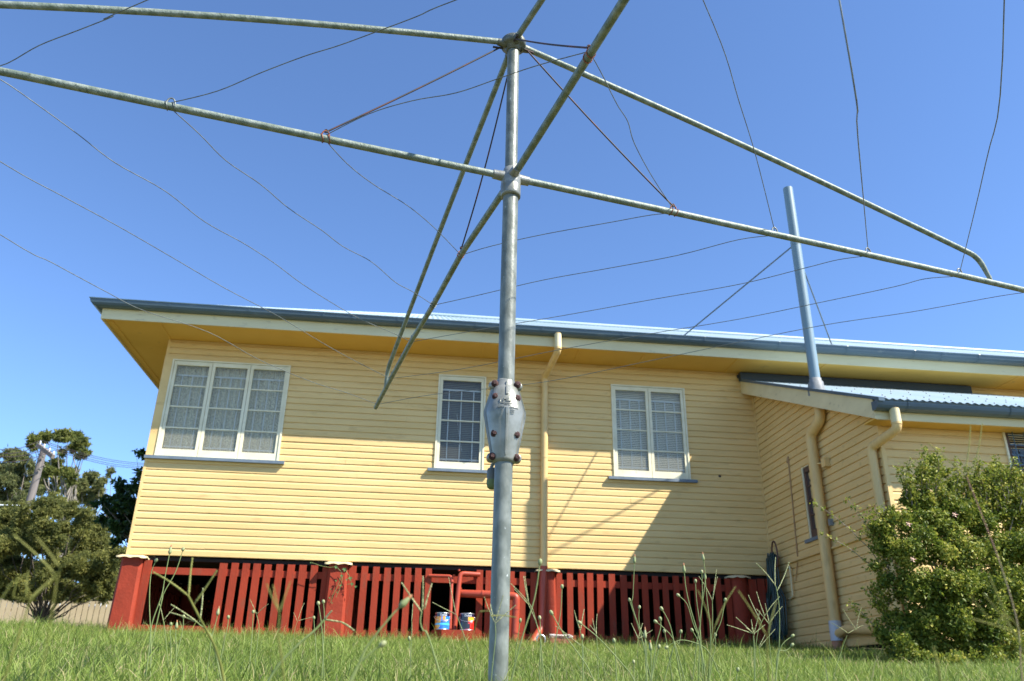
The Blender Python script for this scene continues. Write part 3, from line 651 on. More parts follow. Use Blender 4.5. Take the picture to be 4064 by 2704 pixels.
# ------------------------------------------------------------ rotary clothes line
HX, HY = .284, 2.60; ZH, ZT = 1.825, 2.490
rot = empty('rotary_clothesline', (HX, HY, float(ground_z(HX, HY))), 'tall galvanised rotary clothes line standing on the lawn before the house', 'clothes line')
b = MB(); b.tube([(HX-.012, HY, -.12), (HX-.006, HY, .72)], .0300, 32); b.build('outer_post', M['gal'], rot)
b = MB(); b.tube([(HX-.004, HY, .96), (HX, HY, 1.76)], .0290, 32); b.build('outer_post', M['gal'], rot)
b = MB(); b.tube([(HX, HY, 1.76), (HX, HY, 2.47)], .0242, 28); b.build('inner_post', M['gal'], rot)
ARMS = {'R': (12.1, [(0, 0), (.7, .0), (1.7, -.004), (2.3, -.01), (2.75, -.018)]), 'L': (191.6, [(0, 0), (1.7, .0), (2.4, -.01), (2.75, -.03)]),
        'F': (102.9, [(0, 0), (.7, .034), (1.19, .0), (1.68, -.007), (2.2, -.043), (2.62, -.078), (2.68, -.085)]), 'N': (-77.0, [(0, 0), (1.7, 0), (2.7, -.03)])}
def arm_pt(k, r, dz=0.):
    a, pr = ARMS[k]; z = np.interp(r, [p[0] for p in pr], [p[1] for p in pr])
    return Vector((HX+.006+r*math.cos(R_(a)), HY+r*math.sin(R_(a)), ZH+float(z)+dz))
LR = [.70, 1.19, 1.68, 2.20, 2.62]
LRK = {'L': [.712, 1.235, 1.84, 2.30, 2.66]}
def lr(k, i): return LRK.get(k, LR)[i]
for k in 'RLFN':
    end = ARMS[k][1][-1][0]; b = MB(); b.tube([arm_pt(k, r) for r in np.linspace(.03, end, 24)], .0136, 16); am = b.build('arm', M['arm'], rot)
    for i, r in enumerate(LRK.get(k, LR)):
        d = (arm_pt(k, r+.01)-arm_pt(k, r-.01)).normalized(); c = arm_pt(k, r)
        g = MB(); g.tube([c+d*(.014*math.cos(a))+Vector((0, 0, .010+.026*math.sin(a))) for a in np.linspace(-.3, math.pi+.3, 12)], .0028, 6)
        side = d.cross(Vector((0, 0, 1)))
        if k in 'LF' and i < 2 or i == 0:
            for q in (-.012, .012): g.tube([c+d*(q+.006*math.sin(a))+side*(.0155*math.cos(a))+Vector((0, 0, .0155*math.sin(a))) for a in np.linspace(0, 2*math.pi, 14)], .0018, 5)
        g.build('line_loop', M['rust' if i == 0 else 'wire'], am)
    a = R_(ARMS[k][0]); dv = Vector((math.cos(a), math.sin(a), 0))
    p0 = Vector((HX, HY, ZT))+dv*.045; rb = 2.34; pb = arm_pt(k, rb, .128); pe = arm_pt(k, rb+.045, .012)
    st = smooth_path([p0, pb, pe], .055, 6); mid = []
    for i in range(12): mid.append(p0.lerp(st[1], i/12)+Vector((0, 0, (.034 if k == 'L' else .018)*math.sin(math.pi*i/12))))
    b = MB(); b.tube(mid+st[1:], [.0125]*(12+len(st)-3)+[.0115, .009], 14); b.tube([pe+Vector((0, 0, .02)), pe-Vector((0, 0, .012))], .010, 8, flat=.5); b.build('strut', M['arm'], rot)
# lower hub
b = MB(); b.lathe([(.0295, 1.735), (.0375, 1.736), (.0380, 1.750), (.0375, 1.783), (.0365, 1.786), (.0380, 1.790), (.0375, 1.822), (.033, 1.845), (.0285, 1.862), (.0245, 1.866)], (HX, HY, 0), 32)
for k in 'RLFN':
    a = R_(ARMS[k][0]); dv = Vector((math.cos(a), math.sin(a), 0)); c = Vector((HX, HY, ZH))
    b.tube([c+dv*.02, c+dv*.058, c+dv*.072], [.0215, .0185, .0183], 18)
b.build('lower_hub', M['cast'], rot)
b = MB(); b.lathe([(.0245, 2.452), (.0285, 2.452), (.029, 2.465), (.045, 2.474), (.052, 2.478), (.052, 2.503), (.048, 2.510), (.030, 2.520), (.001, 2.522)], (HX, HY, 0), 32)
for k in 'RLFN':
    a = R_(ARMS[k][0]); dv = Vector((math.cos(a), math.sin(a), 0)); c = Vector((HX, HY, ZT-.006)); sd = dv.cross(Vector((0, 0, 1)))
    b.tube([c+dv*.035, c+dv*.068], [.019, .015], 12)
b.build('top_hub', M['hub'], rot)
# support rods from the top hub to the first loops
for k in 'RLFN':
    a = R_(ARMS[k][0]); dv = Vector((math.cos(a), math.sin(a), 0)); s = Vector((HX, HY, ZT-.022))+dv*.055+dv.cross(Vector((0, 0, 1)))*.012; e = arm_pt(k, lr(k, 0), .030)
    b = MB(); sag = {'F': .05, 'R': .012}.get(k, .006)
    b.tube([s.lerp(e, t)+Vector((0, 0, -sag*math.sin(math.pi*t))) for t in np.linspace(0, 1, 14)], .0034, 7)
    b.tube([e+Vector((.006*math.cos(q), .0, .004+.007*math.sin(q)*1.0)) for q in np.linspace(0, 6.3, 9)], .0025, 5)
    b.tube([s-dv*.012, s+dv*.03+Vector((0, 0, -.006))], .0046, 6); b.build('support_rod', M['rod'], rot)
# the lines
def line(k1, k2, i, pts=(), off=.0):
    A, B = arm_pt(k1, lr(k1, i), -.004), arm_pt(k2, lr(k2, i), -.004)
    if k1 in 'NR' and k2 in 'NR' or k1 == 'L' and k2 == 'N': A.z += .02; B.z += .02
    P_ = [on_plane(*tt(*p), A, B) for p in pts]
    P_ = [p for p in P_ if p.y > .2]; d = B-A; dh = Vector((d.x, d.y, 0))
    P_ = sorted([p for p in P_ if .015 < (p-A).dot(dh)/dh.length_squared < .985 and abs(p.z-A.lerp(B, (p-A).dot(dh)/dh.length_squared).z) < .8], key=lambda p: (p-A).dot(dh))
    if not P_: P_ = [A.lerp(B, t)+Vector((0, 0, -.04*math.sin(math.pi*t)+.008*math.sin(t*17+i))) for t in np.linspace(.06, .94, 12)]
    ctrl = [A]+P_+[B]; out = []
    for j in range(len(ctrl)-1):           # Catmull-Rom through the points keeps the kinks soft
        p0, p1, p2, p3 = ctrl[max(j-1, 0)], ctrl[j], ctrl[j+1], ctrl[min(j+2, len(ctrl)-1)]
        for t in np.linspace(0, 1, 6)[:-1]:
            out.append(.5*((2*p1)+(p2-p0)*t+(2*p0-5*p1+4*p2-p3)*t*t+(3*p1-p0-3*p2+p3)*t**3))
    out.append(B); b = MB(); b.tube(out, .0017, 6); b.build('line', M['wire'], rot)
line('L', 'F', 0, [(800, 378), (860, 425), (940, 475), (1000, 525)])
line('L', 'F', 1, [(460, 310), (520, 370), (600, 425), (665, 480), (740, 530), (790, 568), (855, 603), (910, 650), (950, 672)])
line('L', 'F', 2, [(0, 183), (80, 237), (180, 310), (265, 375), (380, 440), (470, 510), (560, 560), (630, 605), (690, 650), (760, 695), (830, 735), (900, 765)])
line('L', 'F', 3, [(0, 372), (150, 455), (270, 520), (400, 595), (520, 665), (640, 728), (760, 800), (860, 853)])
line('L', 'F', 4, [(0, 540), (120, 605), (250, 675), (330, 715), (480, 765), (600, 830), (720, 880), (800, 905)])
line('F', 'R', 0, [(1130, 567), (1250, 540), (1400, 513), (1500, 495)])
line('F', 'R', 1, [(1100, 680), (1250, 645), (1400, 618), (1560, 588), (1700, 552)])
line('F', 'R', 2, [(1100, 760), (1300, 726), (1500, 690), (1700, 655), (1850, 618), (1930, 598)])
line('F', 'R', 3, [(1060, 850), (1300, 803), (1500, 768), (1700, 735), (1900, 694), (2060, 660), (2130, 642)])
line('F', 'R', 4, [(1000, 908), (1250, 880), (1500, 830), (1700, 788), (1900, 748), (2100, 718), (2300, 682)])
line('L', 'N', 0, [(850, 262), (950, 232), (1050, 214), (1150, 180), (1240, 150)])
line('L', 'N', 1, [(500, 210), (600, 168), (700, 130), (780, 105), (870, 72), (960, 38), (1050, 0)])
line('L', 'N', 2, [(0, 152), (90, 105), (180, 70), (260, 38), (340, 0)])
line('N', 'R', 0, [(1385, 170), (1420, 240), (1445, 280), (1460, 330), (1500, 405)])
line('N', 'R', 1, [(1660, 100), (1700, 230), (1740, 360)])
line('N', 'R', 2, [(1960, 160), (1975, 320)])
line('N', 'R', 3, [(2308, 130), (2268, 380)])
line('L', 'N', 3); line('L', 'N', 4); line('N', 'R', 4)
# winding box
gx_, gy_ = HX-.006, HY
b = MB(); prof = [(.0, .700), (.037, .700), (.039, .712), (.041, .722), (.043, .735), (.066, .862), (.066, .876), (.043, .958), (.034, .965), (.033, .984), (.0295, .990), (.028, .99)]
N = 40; V = []
for r, z in prof:
    for j in range(N):
        a = 2*math.pi*j/N; V.append((gx_+r*math.cos(a), gy_+r*.95*math.sin(a)*(1 if abs(math.sin(a)) < .8 else .97), z))
b.add(V, [(i*N+j, i*N+(j+1) % N, (i+1)*N+(j+1) % N, (i+1)*N+j) for i in range(len(prof)-1) for j in range(N)], True)
wb = b.build('winding_box', M['cast'], rot)
for fc in wb.data.polygons: pass
b = MB(); pl = [(r, z) for r, z in ((.044, .712), (.047, .735), (.0705, .862), (.0705, .876), (.047, .960), (.040, .968))]
poly = [(gx_+r, z) for r, z in pl]+[(gx_-r, z) for r, z in pl[::-1]]; b.prism(poly, gy_-.008, gy_+.008, 'y')
b.prism([(gx_+r*1.02, z) for r, z in pl]+[(gx_-r*1.02, z) for r, z in pl[::-1]], gy_-.002, gy_+.002, 'y')
def front(x, z, k=.93):        # depth of the casting's front face at a point
    r = np.interp(z, [p[1] for p in prof[1:]], [p[0] for p in prof[1:]]); t = min(.98, abs(x-gx_)/r)
    return gy_-r*k*math.sqrt(1-t*t)
V = []; F = []
def rib(z0, z1, w0, w1, h, pts=8):
    zs = np.linspace(z0, z1, pts); vs_ = []
    for i, z in enumerate(zs):
        ww = w0+(w1-w0)*i/(pts-1); y = front(gx_+.001, z)
        vs_ += [(gx_+.001-ww, y+.002, z), (gx_+.001-ww*.6, y-h, z), (gx_+.001+ww*.6, y-h, z), (gx_+.001+ww, y+.002, z)]
    b.add(vs_, [(4*i+k, 4*i+4+k, 4*i+5+k, 4*i+1+k) for i in range(pts-1) for k in range(3)]+[(0, 1, 2, 3), (4*pts-1, 4*pts-2, 4*pts-3, 4*pts-4)])
rib(.718, .874, .0035, .0062, .0035); rib(.925, .976, .0055, .0025, .003)
for s in (-1, 1):
    for z in (.716, .968):
        q = MB(); b.lathe([(.0001, -.014), (.0125, -.014), (.0145, -.010), (.0145, .012), (.0001, .012)], (gx_+s*.0435, gy_, z), 18, axis=Vector((0, 1, 0)))
b.build('box_flange', M['cast'], wb)
bolts = [(-.038, .971), (.040, .971), (-.036, .918), (.038, .916), (-.037, .790), (.037, .789), (-.040, .716), (.040, .715)]
for i, (dx, z) in enumerate(bolts):
    y = (front(gx_+dx, z)-.001) if i in (2, 3, 4, 5) else gy_-.022
    b = MB(); b.lathe([(.0078, .010), (.0078, -.004), (.0062, -.0065), (.0001, -.0065)], (gx_+dx, y, z), 6, axis=Vector((0, 1, 0)), smooth=False)
    b.lathe([(.0115, .012), (.0118, -.0002), (.0078, -.0004)], (gx_+dx, y, z), 16, axis=Vector((0, 1, 0))); b.build('bolt', M['bolt'], wb)
def cast_text(b, s, size, cx, cz, **k):
    V, F = text_mesh(s, size, **k); arc = .0
    b.add([(gx_+cx+v.x, front(gx_+cx+v.x, cz+v.y-.9*abs(cx+v.x)*.0)-.0004-v.z, cz+v.y) for v in V], F)
b = MB(); cast_text(b, 'Hills', .0215, .001, .9035, extrude=.0022, shear=.35, spacing=.85)
b.tube([(gx_-.021, front(gx_-.021, .895)-.002, .894), (gx_-.022, front(gx_-.022, .905)-.002, .905), (gx_-.016, front(gx_-.016, .912)-.002, .9125)], .0013, 5)
cast_text(b, 'HILLS HOISTS LTD', .0052, .001, .8895, extrude=.0008); cast_text(b, 'ADELAIDE', .0048, .001, .8835, extrude=.0008)
cast_text(b, 'MADE IN', .0058, -.019, .8745, extrude=.0008); cast_text(b, 'AUSTRALIA', .0058, .024, .8735, extrude=.0008)
for i, (l_, r_) in enumerate((('PAT', '225784'), ('13', '54776'), ('2', '5660'))):
    cast_text(b, l_, .0050, -.017, .8665-.006*i, extrude=.0007); cast_text(b, r_, .0050, .019, .8655-.006*i, extrude=.0007)
b.build('cast_lettering', M['cast'], wb)
b = MB(); b.tube([(gx_-.020, gy_+.05, .735), (gx_-.035, gy_+.062, .70), (gx_-.030, gy_+.062, .69)], .006, 8); b.build('crank', M['gal'], rot)
b = MB(); b.lathe([(.006, .698), (.0155, .696), (.019, .690), (.0200, .664), (.0185, .661), (.0185, .657)], (gx_-.030, gy_+.062, 0), 18)
hd = b.build('crank_handle', M['grip'], rot)
b = MB(); b.lathe([(.0195, .657), (.0200, .644), (.0175, .632), (.010, .626), (.001, .625)], (gx_-.030, gy_+.062, 0), 18); b.build('handle_end', M['moss'], hd)
settle(rot)

# ------------------------------------------------------------ foliage
def leaves(centres, radii, n, size, aspect=.5, droop=0., flat=1., bias=0., tone=(.5, .2), shell=.35):
    """n leaf-sized faces spread through clumps; tone is each leaf's own colour"""
    C = np.array([tuple(c) for c in centres], float); Rr = np.array(radii, float)
    if Rr.ndim == 1: Rr = np.stack([Rr, Rr, Rr*flat], 1)
    wgt = Rr.prod(1)**.75; k = rng.choice(len(C), n, p=wgt/wgt.sum())
    d = rng.normal(size=(n, 3)); d /= np.linalg.norm(d, axis=1)[:, None]; rad = rng.random(n)**shell
    # lumpy surface so that the crown has bites and sprigs
    ph = rng.uniform(0, 6, (len(C), 3)); lump = 1+.22*np.sin(4*d[:, 0]+ph[k, 0])*np.sin(4*d[:, 2]+ph[k, 1])+.12*np.sin(9*d[:, 1]+ph[k, 2])
    P_ = C[k]+d*Rr[k]*(rad*lump)[:, None]
    f = rng.normal(size=(n, 3)); f[:, 2] -= droop; f /= np.linalg.norm(f, axis=1)[:, None]
    g = np.cross(f, rng.normal(size=(n, 3))); g /= np.linalg.norm(g, axis=1)[:, None]
    s = size*rng.uniform(.6, 1.35, n); L_ = f*s[:, None]; W_ = g*(s*aspect*.5)[:, None]
    nm = np.cross(f, g)*(s*.10)[:, None]
    V = np.stack([P_, P_+L_*.45+W_+nm, P_+L_, P_+L_*.45-W_+nm], 1).reshape(-1, 3)
    F = np.arange(4*n).reshape(n, 4)
    ct = rng.normal(0, .12, len(C)); tn = np.clip(rng.normal(tone[0], tone[1], n)+ct[k]+bias, 0, 1)
    return V, F, np.repeat(tn, 4)
def split_clumps(C, Rr, k, f):
    C2 = []; R2 = []
    for c, r in zip(C, Rr):
        for i in range(k):
            d = rng.normal(size=3); d /= np.linalg.norm(d); q = rng.uniform(.30, .98)
            C2.append(Vector((c.x+d[0]*r*q, c.y+d[1]*r*q, c.z+d[2]*r*q*.9))); R2.append(r*f*rng.uniform(.5, 1.25))
    return C2, R2
def branchy(b, base, tips, r0, n=6, jit=.1):
    base = Vector(base)
    for tp in tips:
        tp = Vector(tp); pts = []
        L_ = (tp-base).length
        for i in range(n+1):
            t = i/n; p = base.lerp(tp, t)+Vector((random.uniform(-1, 1), random.uniform(-1, 1), random.uniform(-.3, .6)))*jit*L_*math.sin(math.pi*t)*.5
            pts.append(p)
        b.tube(pts, [r0*(1-.85*i/n) for i in range(n+1)], 7)
def bz(x, y): return (x/1.4872, 1650+y/1.4872)
def tree(name, Y, clumps, trunk, n, size, mkey, bark, label, depth=1., aspect=.4, droop=0., r0=.12, fork=.45, tone=(.5, .2), cat='tree', shell=.35, flat=.8, group=None, sub=(14, .27)):
    """clumps: (x, y, radius) measured on the photo, spread in depth around Y"""
    C = []; Rr = []
    for x, y, r in clumps:
        yy = Y+random.uniform(-depth, depth); p = at(*bz(x, y), yy); C.append(p); Rr.append(r/1.4872/FPX*yy*1.04)
    bx_ = at(*bz(*trunk), Y); gz = float(ground_z(bx_.x, Y)); root = empty(name, (bx_.x, Y, gz), label, cat, group)
    C0 = C
    C, Rr = split_clumps(C, Rr, *sub)
    V, F, T = leaves(C, Rr, n, size, aspect, droop, flat=flat, tone=tone, shell=shell)
    C = C0
    np_mesh('crown', V, F, M[mkey], T, root)
    b = MB(); top = max(c.z for c in C); f = Vector((bx_.x+random.uniform(-.2, .2), Y, gz+(top-gz)*fork))
    b.tube([(bx_.x, Y, gz-.2), ((bx_.x+f.x)/2+.06, Y, (gz+f.z)/2), tuple(f)], [r0, r0*.8, r0*.6], 10); branchy(b, f, [c for c in C], r0*.20)
    b.build('trunk', M[bark], root); settle(root)
# tall gum with open clusters
tree('gum_tree', 42, [(210, 140, 42), (275, 125, 40), (345, 110, 30), (400, 115, 42), (450, 130, 45), (490, 165, 38), (505, 210, 26), (430, 190, 30), (370, 215, 22), (330, 300, 45), (385, 330, 38), (340, 390, 34), (290, 330, 40), (250, 410, 46), (320, 430, 28), (430, 370, 28), (250, 300, 30), (200, 175, 26), (470, 235, 20)],
     (290, 1150), 20000, .20, 'gum', 'greybark', 'tall open gum tree with leaf clusters behind the power pole', depth=1.2, droop=.8, aspect=.32, fork=.55, r0=.3, tone=(.5, .22))
tree('gum_tree', 36, [(60, 230, 42), (120, 215, 42), (170, 260, 40), (30, 300, 55), (95, 310, 55), (160, 340, 50), (30, 390, 60), (110, 410, 60), (190, 430, 45), (40, 480, 60), (130, 500, 60), (20, 560, 60), (-40, 330, 60), (-60, 450, 70)],
     (40, 1150), 24000, .22, 'gumgrey', 'bark', 'dark drooping gum tree at the left edge of the photo', depth=1.2, droop=1.6, aspect=.2, fork=.4, r0=.25, tone=(.4, .2))
tree('gum_tree', 48, [(440, 420, 34), (480, 400, 40), (530, 370, 38), (560, 350, 28), (590, 390, 32), (560, 430, 44), (500, 460, 46), (440, 490, 44), (600, 450, 28), (655, 320, 18), (640, 345, 12), (450, 320, 14), (410, 350, 18), (400, 440, 30), (530, 500, 40)],
     (520, 1150), 14000, .21, 'gumgrey', 'greybark', 'grey green gum tree with a thin top sprig right of the power pole', depth=1.2, droop=.8, aspect=.32, fork=.5, r0=.25, tone=(.6, .2))
tree('pepper_tree', 21, [(60, 620, 90), (170, 590, 80), (270, 560, 78), (360, 540, 66), (440, 560, 66), (520, 600, 66), (590, 660, 66), (50, 760, 110), (180, 730, 110), (320, 690, 110), (450, 720, 105), (560, 780, 95), (650, 830, 80), (60, 900, 110), (180, 900, 100), (320, 880, 110), (460, 900, 100), (590, 930, 90), (680, 950, 60), (110, 1010, 70), (250, 1020, 60), (400, 1030, 60), (540, 1020, 60), (640, 1010, 50), (30, 1000, 60), (180, 1050, 50), (90, 1060, 44), (330, 1050, 50), (470, 1050, 50), (620, 1050, 44), (-60, 800, 120), (310, 490, 40), (360, 505, 34), (230, 520, 44)],
     (300, 1200), 105000, .080, 'dense', 'darkbark', 'broad olive green tree with low arching foliage behind the lawn', depth=1.5, droop=.5, aspect=.34, fork=.16, r0=.10, tone=(.48, .22), shell=.45, sub=(18, .36))
tree('glossy_tree', 13.5, [(700, 400, 30), (730, 450, 48), (780, 430, 44), (830, 330, 22), (820, 370, 26), (850, 410, 40), (690, 500, 60), (760, 520, 70), (820, 520, 60), (650, 560, 50), (720, 600, 70), (790, 620, 60), (600, 510, 28), (575, 520, 16), (670, 660, 50), (740, 690, 50), (700, 740, 40), (620, 620, 36), (840, 215, 20), (800, 208, 10), (860, 240, 22), (900, 420, 60), (960, 500, 70), (900, 560, 70), (980, 620, 70), (890, 680, 70), (960, 740, 60), (920, 320, 40)],
     (830, 1200), 11500, .085, 'gloss', 'bark', 'dark glossy leaved tree peeping out beside the left wall of the house', depth=.45, droop=.1, aspect=.5, fork=.35, r0=.06, tone=(.42, .25), shell=.5, sub=(6, .40))
tree('bushy_tree', 29.5, [(20, 760, 90), (120, 720, 90), (230, 760, 90), (330, 740, 80), (430, 780, 80), (520, 740, 70), (600, 800, 80), (680, 860, 80), (740, 900, 70), (60, 900, 90), (180, 930, 90), (300, 930, 90), (420, 940, 90), (540, 950, 90), (650, 990, 80), (120, 1040, 60), (240, 1050, 60), (360, 1050, 60), (480, 1060, 60), (600, 1060, 60), (700, 1050, 60), (10, 1040, 60), (480, 640, 50), (560, 650, 40)],
     (400, 1180), 42000, .15, 'gumgrey', 'darkbark', 'low dark bushy tree filling the gap beyond the cream paling fence', depth=1.0, droop=.3, aspect=.4, fork=.1, r0=.1, tone=(.30, .2), shell=.5, sub=(12, .42))
# copper-leaved plant at the left edge
tree('copper_plant', 9.2, [(2, 640, 22), (0, 920, 20), (-20, 700, 40), (-12, 980, 26), (-30, 820, 50)], (-60, 1200), 500, .06, 'copper' if 'copper' in M else 'vine', 'bark', 'plant with brown curled leaves at the left edge', depth=.2, fork=.5, r0=.015, cat='plant') if False else None

# far paling fence and power pole
fr = empty('paling_fence', (-9, 25, .7), 'low cream paling fence beyond the trees on the left', 'fence'); b = MB(); x = -14.0
while x < -5.5:
    z = 2.16+.024*(x+14)*.6; b.box(x, x+.132, 25, 25.02, .55, z+random.uniform(-.01, .01)); x += .155
b.build('palings', M['fence'], fr)
b = MB(); b.box(-14, -5.5, 25.02, 25.06, .95, 1.03); b.box(-14, -5.5, 25.02, 25.06, 1.9, 1.98); b.build('rail', M['fence'], fr); settle(fr)
sh = empty('far_shed', (-9.3, 31, .7), 'pale shed roof just showing above the paling fence', 'shed')
b = MB(); b.box(-13.4, -8.9, 31, 34, .5, 2.50); b.build('wall', M['fence'], sh)
b = MB(); b.prism([(30.7, 2.48), (32.5, 2.80), (34.3, 2.48), (34.3, 2.54), (32.5, 2.87), (30.7, 2.54)], -13.7, -8.7, 'x'); b.build('roof', M['plain'], sh); settle(sh)
PY = 33; pt = at(*bz(258, 205), PY); pb_ = at(*bz(165, 500), PY)
pol = empty('power_pole', (pt.x-.1, PY, .65), 'weathered timber power pole with a crossarm above the trees', 'power pole')
b = MB(); b.tube([(pt.x-.12, PY, .4), (pt.x, PY, pt.z)], [.19, .125], 14); b.build('pole', M['pole'], pol)
a0, a1 = at(*bz(222, 172), PY-.35), at(*bz(314, 243), PY-1.2); am_d = (a1-a0).normalized()
b = MB(); q = Matrix.Translation((a0+a1)/2) @ am_d.to_track_quat('X', 'Z').to_matrix().to_4x4(); hl = (a1-a0).length/2
b.box(-hl, hl, -.06, .06, -.075, .075, mat=q); cr_ = b.build('crossarm', M['bark'], pol)
ins = []
for f in (.12, .38, .72, .98):
    p = a0.lerp(a1, f)+Vector((0, 0, .10)); ins.append(p+Vector((0, 0, .14))); b = MB(); b.lathe([(.012, -.05), (.015, .0), (.036, .03), (.028, .06), (.033, .08), (.015, .11), (.001, .12)], p, 12); b.build('insulator', M['insul'], cr_)
b = MB()
for k in range(3):
    b.lathe([(.02, 0), (.05, .03), (.03, .09), (.001, .1)], (pt.x+.12*(-1)**k, PY-.2, pt.z-.35-.25*k), 10)
b.tube([(pt.x-.3, PY-.2, pt.z-.3), (pt.x-.45, PY-.2, pt.z-.7), (pt.x-.25, PY-.2, pt.z-1.1), (pt.x, PY-.2, pt.z-1.0)], .018, 6); b.build('pole_fitting', M['hub'], pol); settle(pol)
ends = [(-60, 172), (-60, 197), (-60, 212), (-60, 248)]; ends_r = [(870, 272), (870, 280), (870, 290), (870, 298)]
wl = ['topmost wire running left from the power pole', 'second wire running left from the power pole', 'third wire running left from the power pole', 'lowest wire running left from the power pole']
wr = ['topmost wire running right from the power pole', 'second wire running right from the power pole', 'third wire running right from the power pole', 'lowest wire running right from the power pole']
for i in range(4):
    for E_, lb, yy in ((ends[i], wl[i], 27), (ends_r[i], wr[i], 44)):
        e = at(*bz(*E_), yy); e = e+(e-ins[i])*.15; b = MB()
        b.tube([ins[i].lerp(e, t)+Vector((0, 0, -.25*math.sin(math.pi*t))) for t in np.linspace(0, 1, 12)], .012, 5)
        tag(b.build('power_line', M['rod']), 'thin dark '+lb, 'power line', 'wires on the power pole')
e0, e1 = at(*bz(-40, 525), 26), at(*bz(330, 490), 34); b = MB(); b.tube([e0.lerp(e1, t)+Vector((0, 0, -.12*math.sin(math.pi*t))) for t in np.linspace(0, 1, 10)], .02, 5)
tag(b.build('service_cable', M['insul']), 'pale low cable sagging in front of the gum trees', 'cable')

# flowering shrub at the right
def fz(x, y): return (2900+x/1.2028, 1400+y/1.2028)
sroot = empty('shrub', (4.35, 6.2, .30), 'big small-leaved shrub with a few pink flowers at the right edge', 'shrub')
cl = [(960, 520, 45, 6.0), (930, 590, 60, 6.0), (900, 720, 80, 5.9), (1020, 700, 80, 6.0), (1140, 715, 80, 6.0), (1260, 690, 80, 6.0), (1370, 690, 80, 6.0), (1200, 830, 90, 5.75), (1010, 840, 90, 5.75), (1000, 570, 50, 6.1), (1060, 640, 70, 6.2), (1150, 640, 70, 6.2), (1230, 600, 60, 6.1), (1270, 540, 36, 6.1), (1330, 600, 60, 6.2), (1390, 620, 70, 6.3), (880, 690, 70, 5.9), (770, 790, 60, 5.8), (700, 840, 50, 5.8), (740, 900, 70, 5.8),
      (850, 800, 90, 5.8), (960, 760, 110, 5.9), (1100, 780, 120, 5.9), (1250, 740, 120, 6.0), (1380, 760, 120, 6.1), (820, 960, 110, 5.7), (960, 940, 130, 5.7), (1120, 950, 140, 5.7), (1280, 930, 140, 5.8), (1400, 950, 130, 5.9), (860, 1120, 110, 5.7), (1000, 1120, 140, 5.6), (1160, 1130, 150, 5.6),
      (1320, 1120, 150, 5.7), (1420, 1150, 130, 5.8), (900, 1270, 110, 5.7), (1050, 1290, 140, 5.6), (1220, 1300, 150, 5.6), (1380, 1300, 140, 5.7), (780, 1290, 60, 5.8), (720, 1340, 50, 5.8), (950, 1400, 120, 5.7), (1150, 1420, 120, 5.6), (1350, 1420, 120, 5.6), (1480, 900, 160, 6.0), (1480, 1200, 160, 6.0), (800, 1400, 90, 5.7), (880, 1480, 110, 5.5), (1060, 1500, 110, 5.4), (1240, 1510, 110, 5.4), (1400, 1500, 110, 5.4), (690, 1020, 36, 5.8), (730, 1100, 40, 5.8)]
C = []; Rr = []
for x, y, r, Y in cl: C.append(at(*fz(x, y), Y)); Rr.append(r/1.2028/FPX*Y*1.02)
C_, R2_ = split_clumps(C, Rr, 15, .38)
C_ += C; R2_ += [r*.66 for r in Rr]
V, F, T = leaves(C_, R2_, 120000, .027, .62, 0, tone=(.60, .22), shell=.42, flat=.9)
# upright leafy shoots
Vs, Fs, Ts = [V], [F], [T]; off = len(V)
b = MB(); base = Vector((4.35, 6.2, .3))
shoots = [((940, 640), (915, 460)), ((1000, 640), (985, 470)), ((860, 700), (805, 545)), ((1260, 640), (1268, 500)), ((1180, 640), (1190, 520)), ((1080, 700), (1060, 590)), ((1330, 660), (1350, 540)), ((700, 900), (655, 815)), ((770, 860), (735, 740)), ((1400, 640), (1395, 560)), ((840, 700), (830, 600)),
          ((760, 1260), (635, 1125)), ((700, 1330), (570, 1200)), ((800, 1150), (560, 700)), ((760, 1060), (400, 720)), ((770, 1120), (430, 865)), ((780, 1000), (600, 760)), ((760, 1320), (690, 1190)), ((740, 970), (640, 850))]
_r = random.Random(5)
for _k in range(34):
    _x = _r.uniform(860, 1430); _y = 560+90*_r.random()+(60 if 990 < _x < 1080 else 0); shoots.append(((_x, _y+110), (_x+_r.uniform(-35, 30), _y-_r.uniform(10, 60))))
for _k in range(16):
    _y = _r.uniform(760, 1350); shoots.append(((760, _y+60), (_r.uniform(640, 700), _y-30)))
for i, (p0, p1) in enumerate(shoots):
    A, B_ = at(*fz(*p0), 5.85), at(*fz(*p1), 5.8); pts = [A.lerp(B_, t)+Vector((.0, random.uniform(-.02, .02), .10*(B_-A).length*math.sin(math.pi*t))) for t in np.linspace(0, 1, 9)]
    b.tube(pts, [.004*(1-.7*t) for t in np.linspace(0, 1, 9)], 5)
    sparse = i in (13, 14, 15, 16); nn = int((B_-A).length*(110 if sparse else 420)); cs = [pts[0].lerp(pts[0], 0)]
    cs = [Vector(pts[j]) for j in range(1, 9)]; v_, f_, t_ = leaves(cs, [.022 if sparse else .04]*8, max(20, nn), .026, .55, tone=(.72, .18)); Vs.append(v_); Fs.append(f_+off); Ts.append(t_); off += len(v_)
np_mesh('crown', np.concatenate(Vs), np.concatenate(Fs), M['shrub'], np.concatenate(Ts), sroot)
branchy(b, base, C[::2], .016, jit=.12); b.build('stem', M['bark'], sroot)
for x, y in ((1068, 775), (868, 988), (848, 820)):
    c = at(*fz(x, y), 5.38 if x > 1000 else 5.45); b = MB()
    for k in range(5):
        a = 2*math.pi*k/5; d = Vector((math.cos(a), -.5, math.sin(a)*.8)); b.add([c, c+d*.016+Vector((0, 0, .007)), c+d*.026, c+d*.016-Vector((.007, 0, 0))], [(0, 1, 2, 3)])
    b.lathe([(.001, -.008), (.011, .0), (.006, .009)], c, 8); b.build('flower', M['petal'], sroot)
settle(sroot)

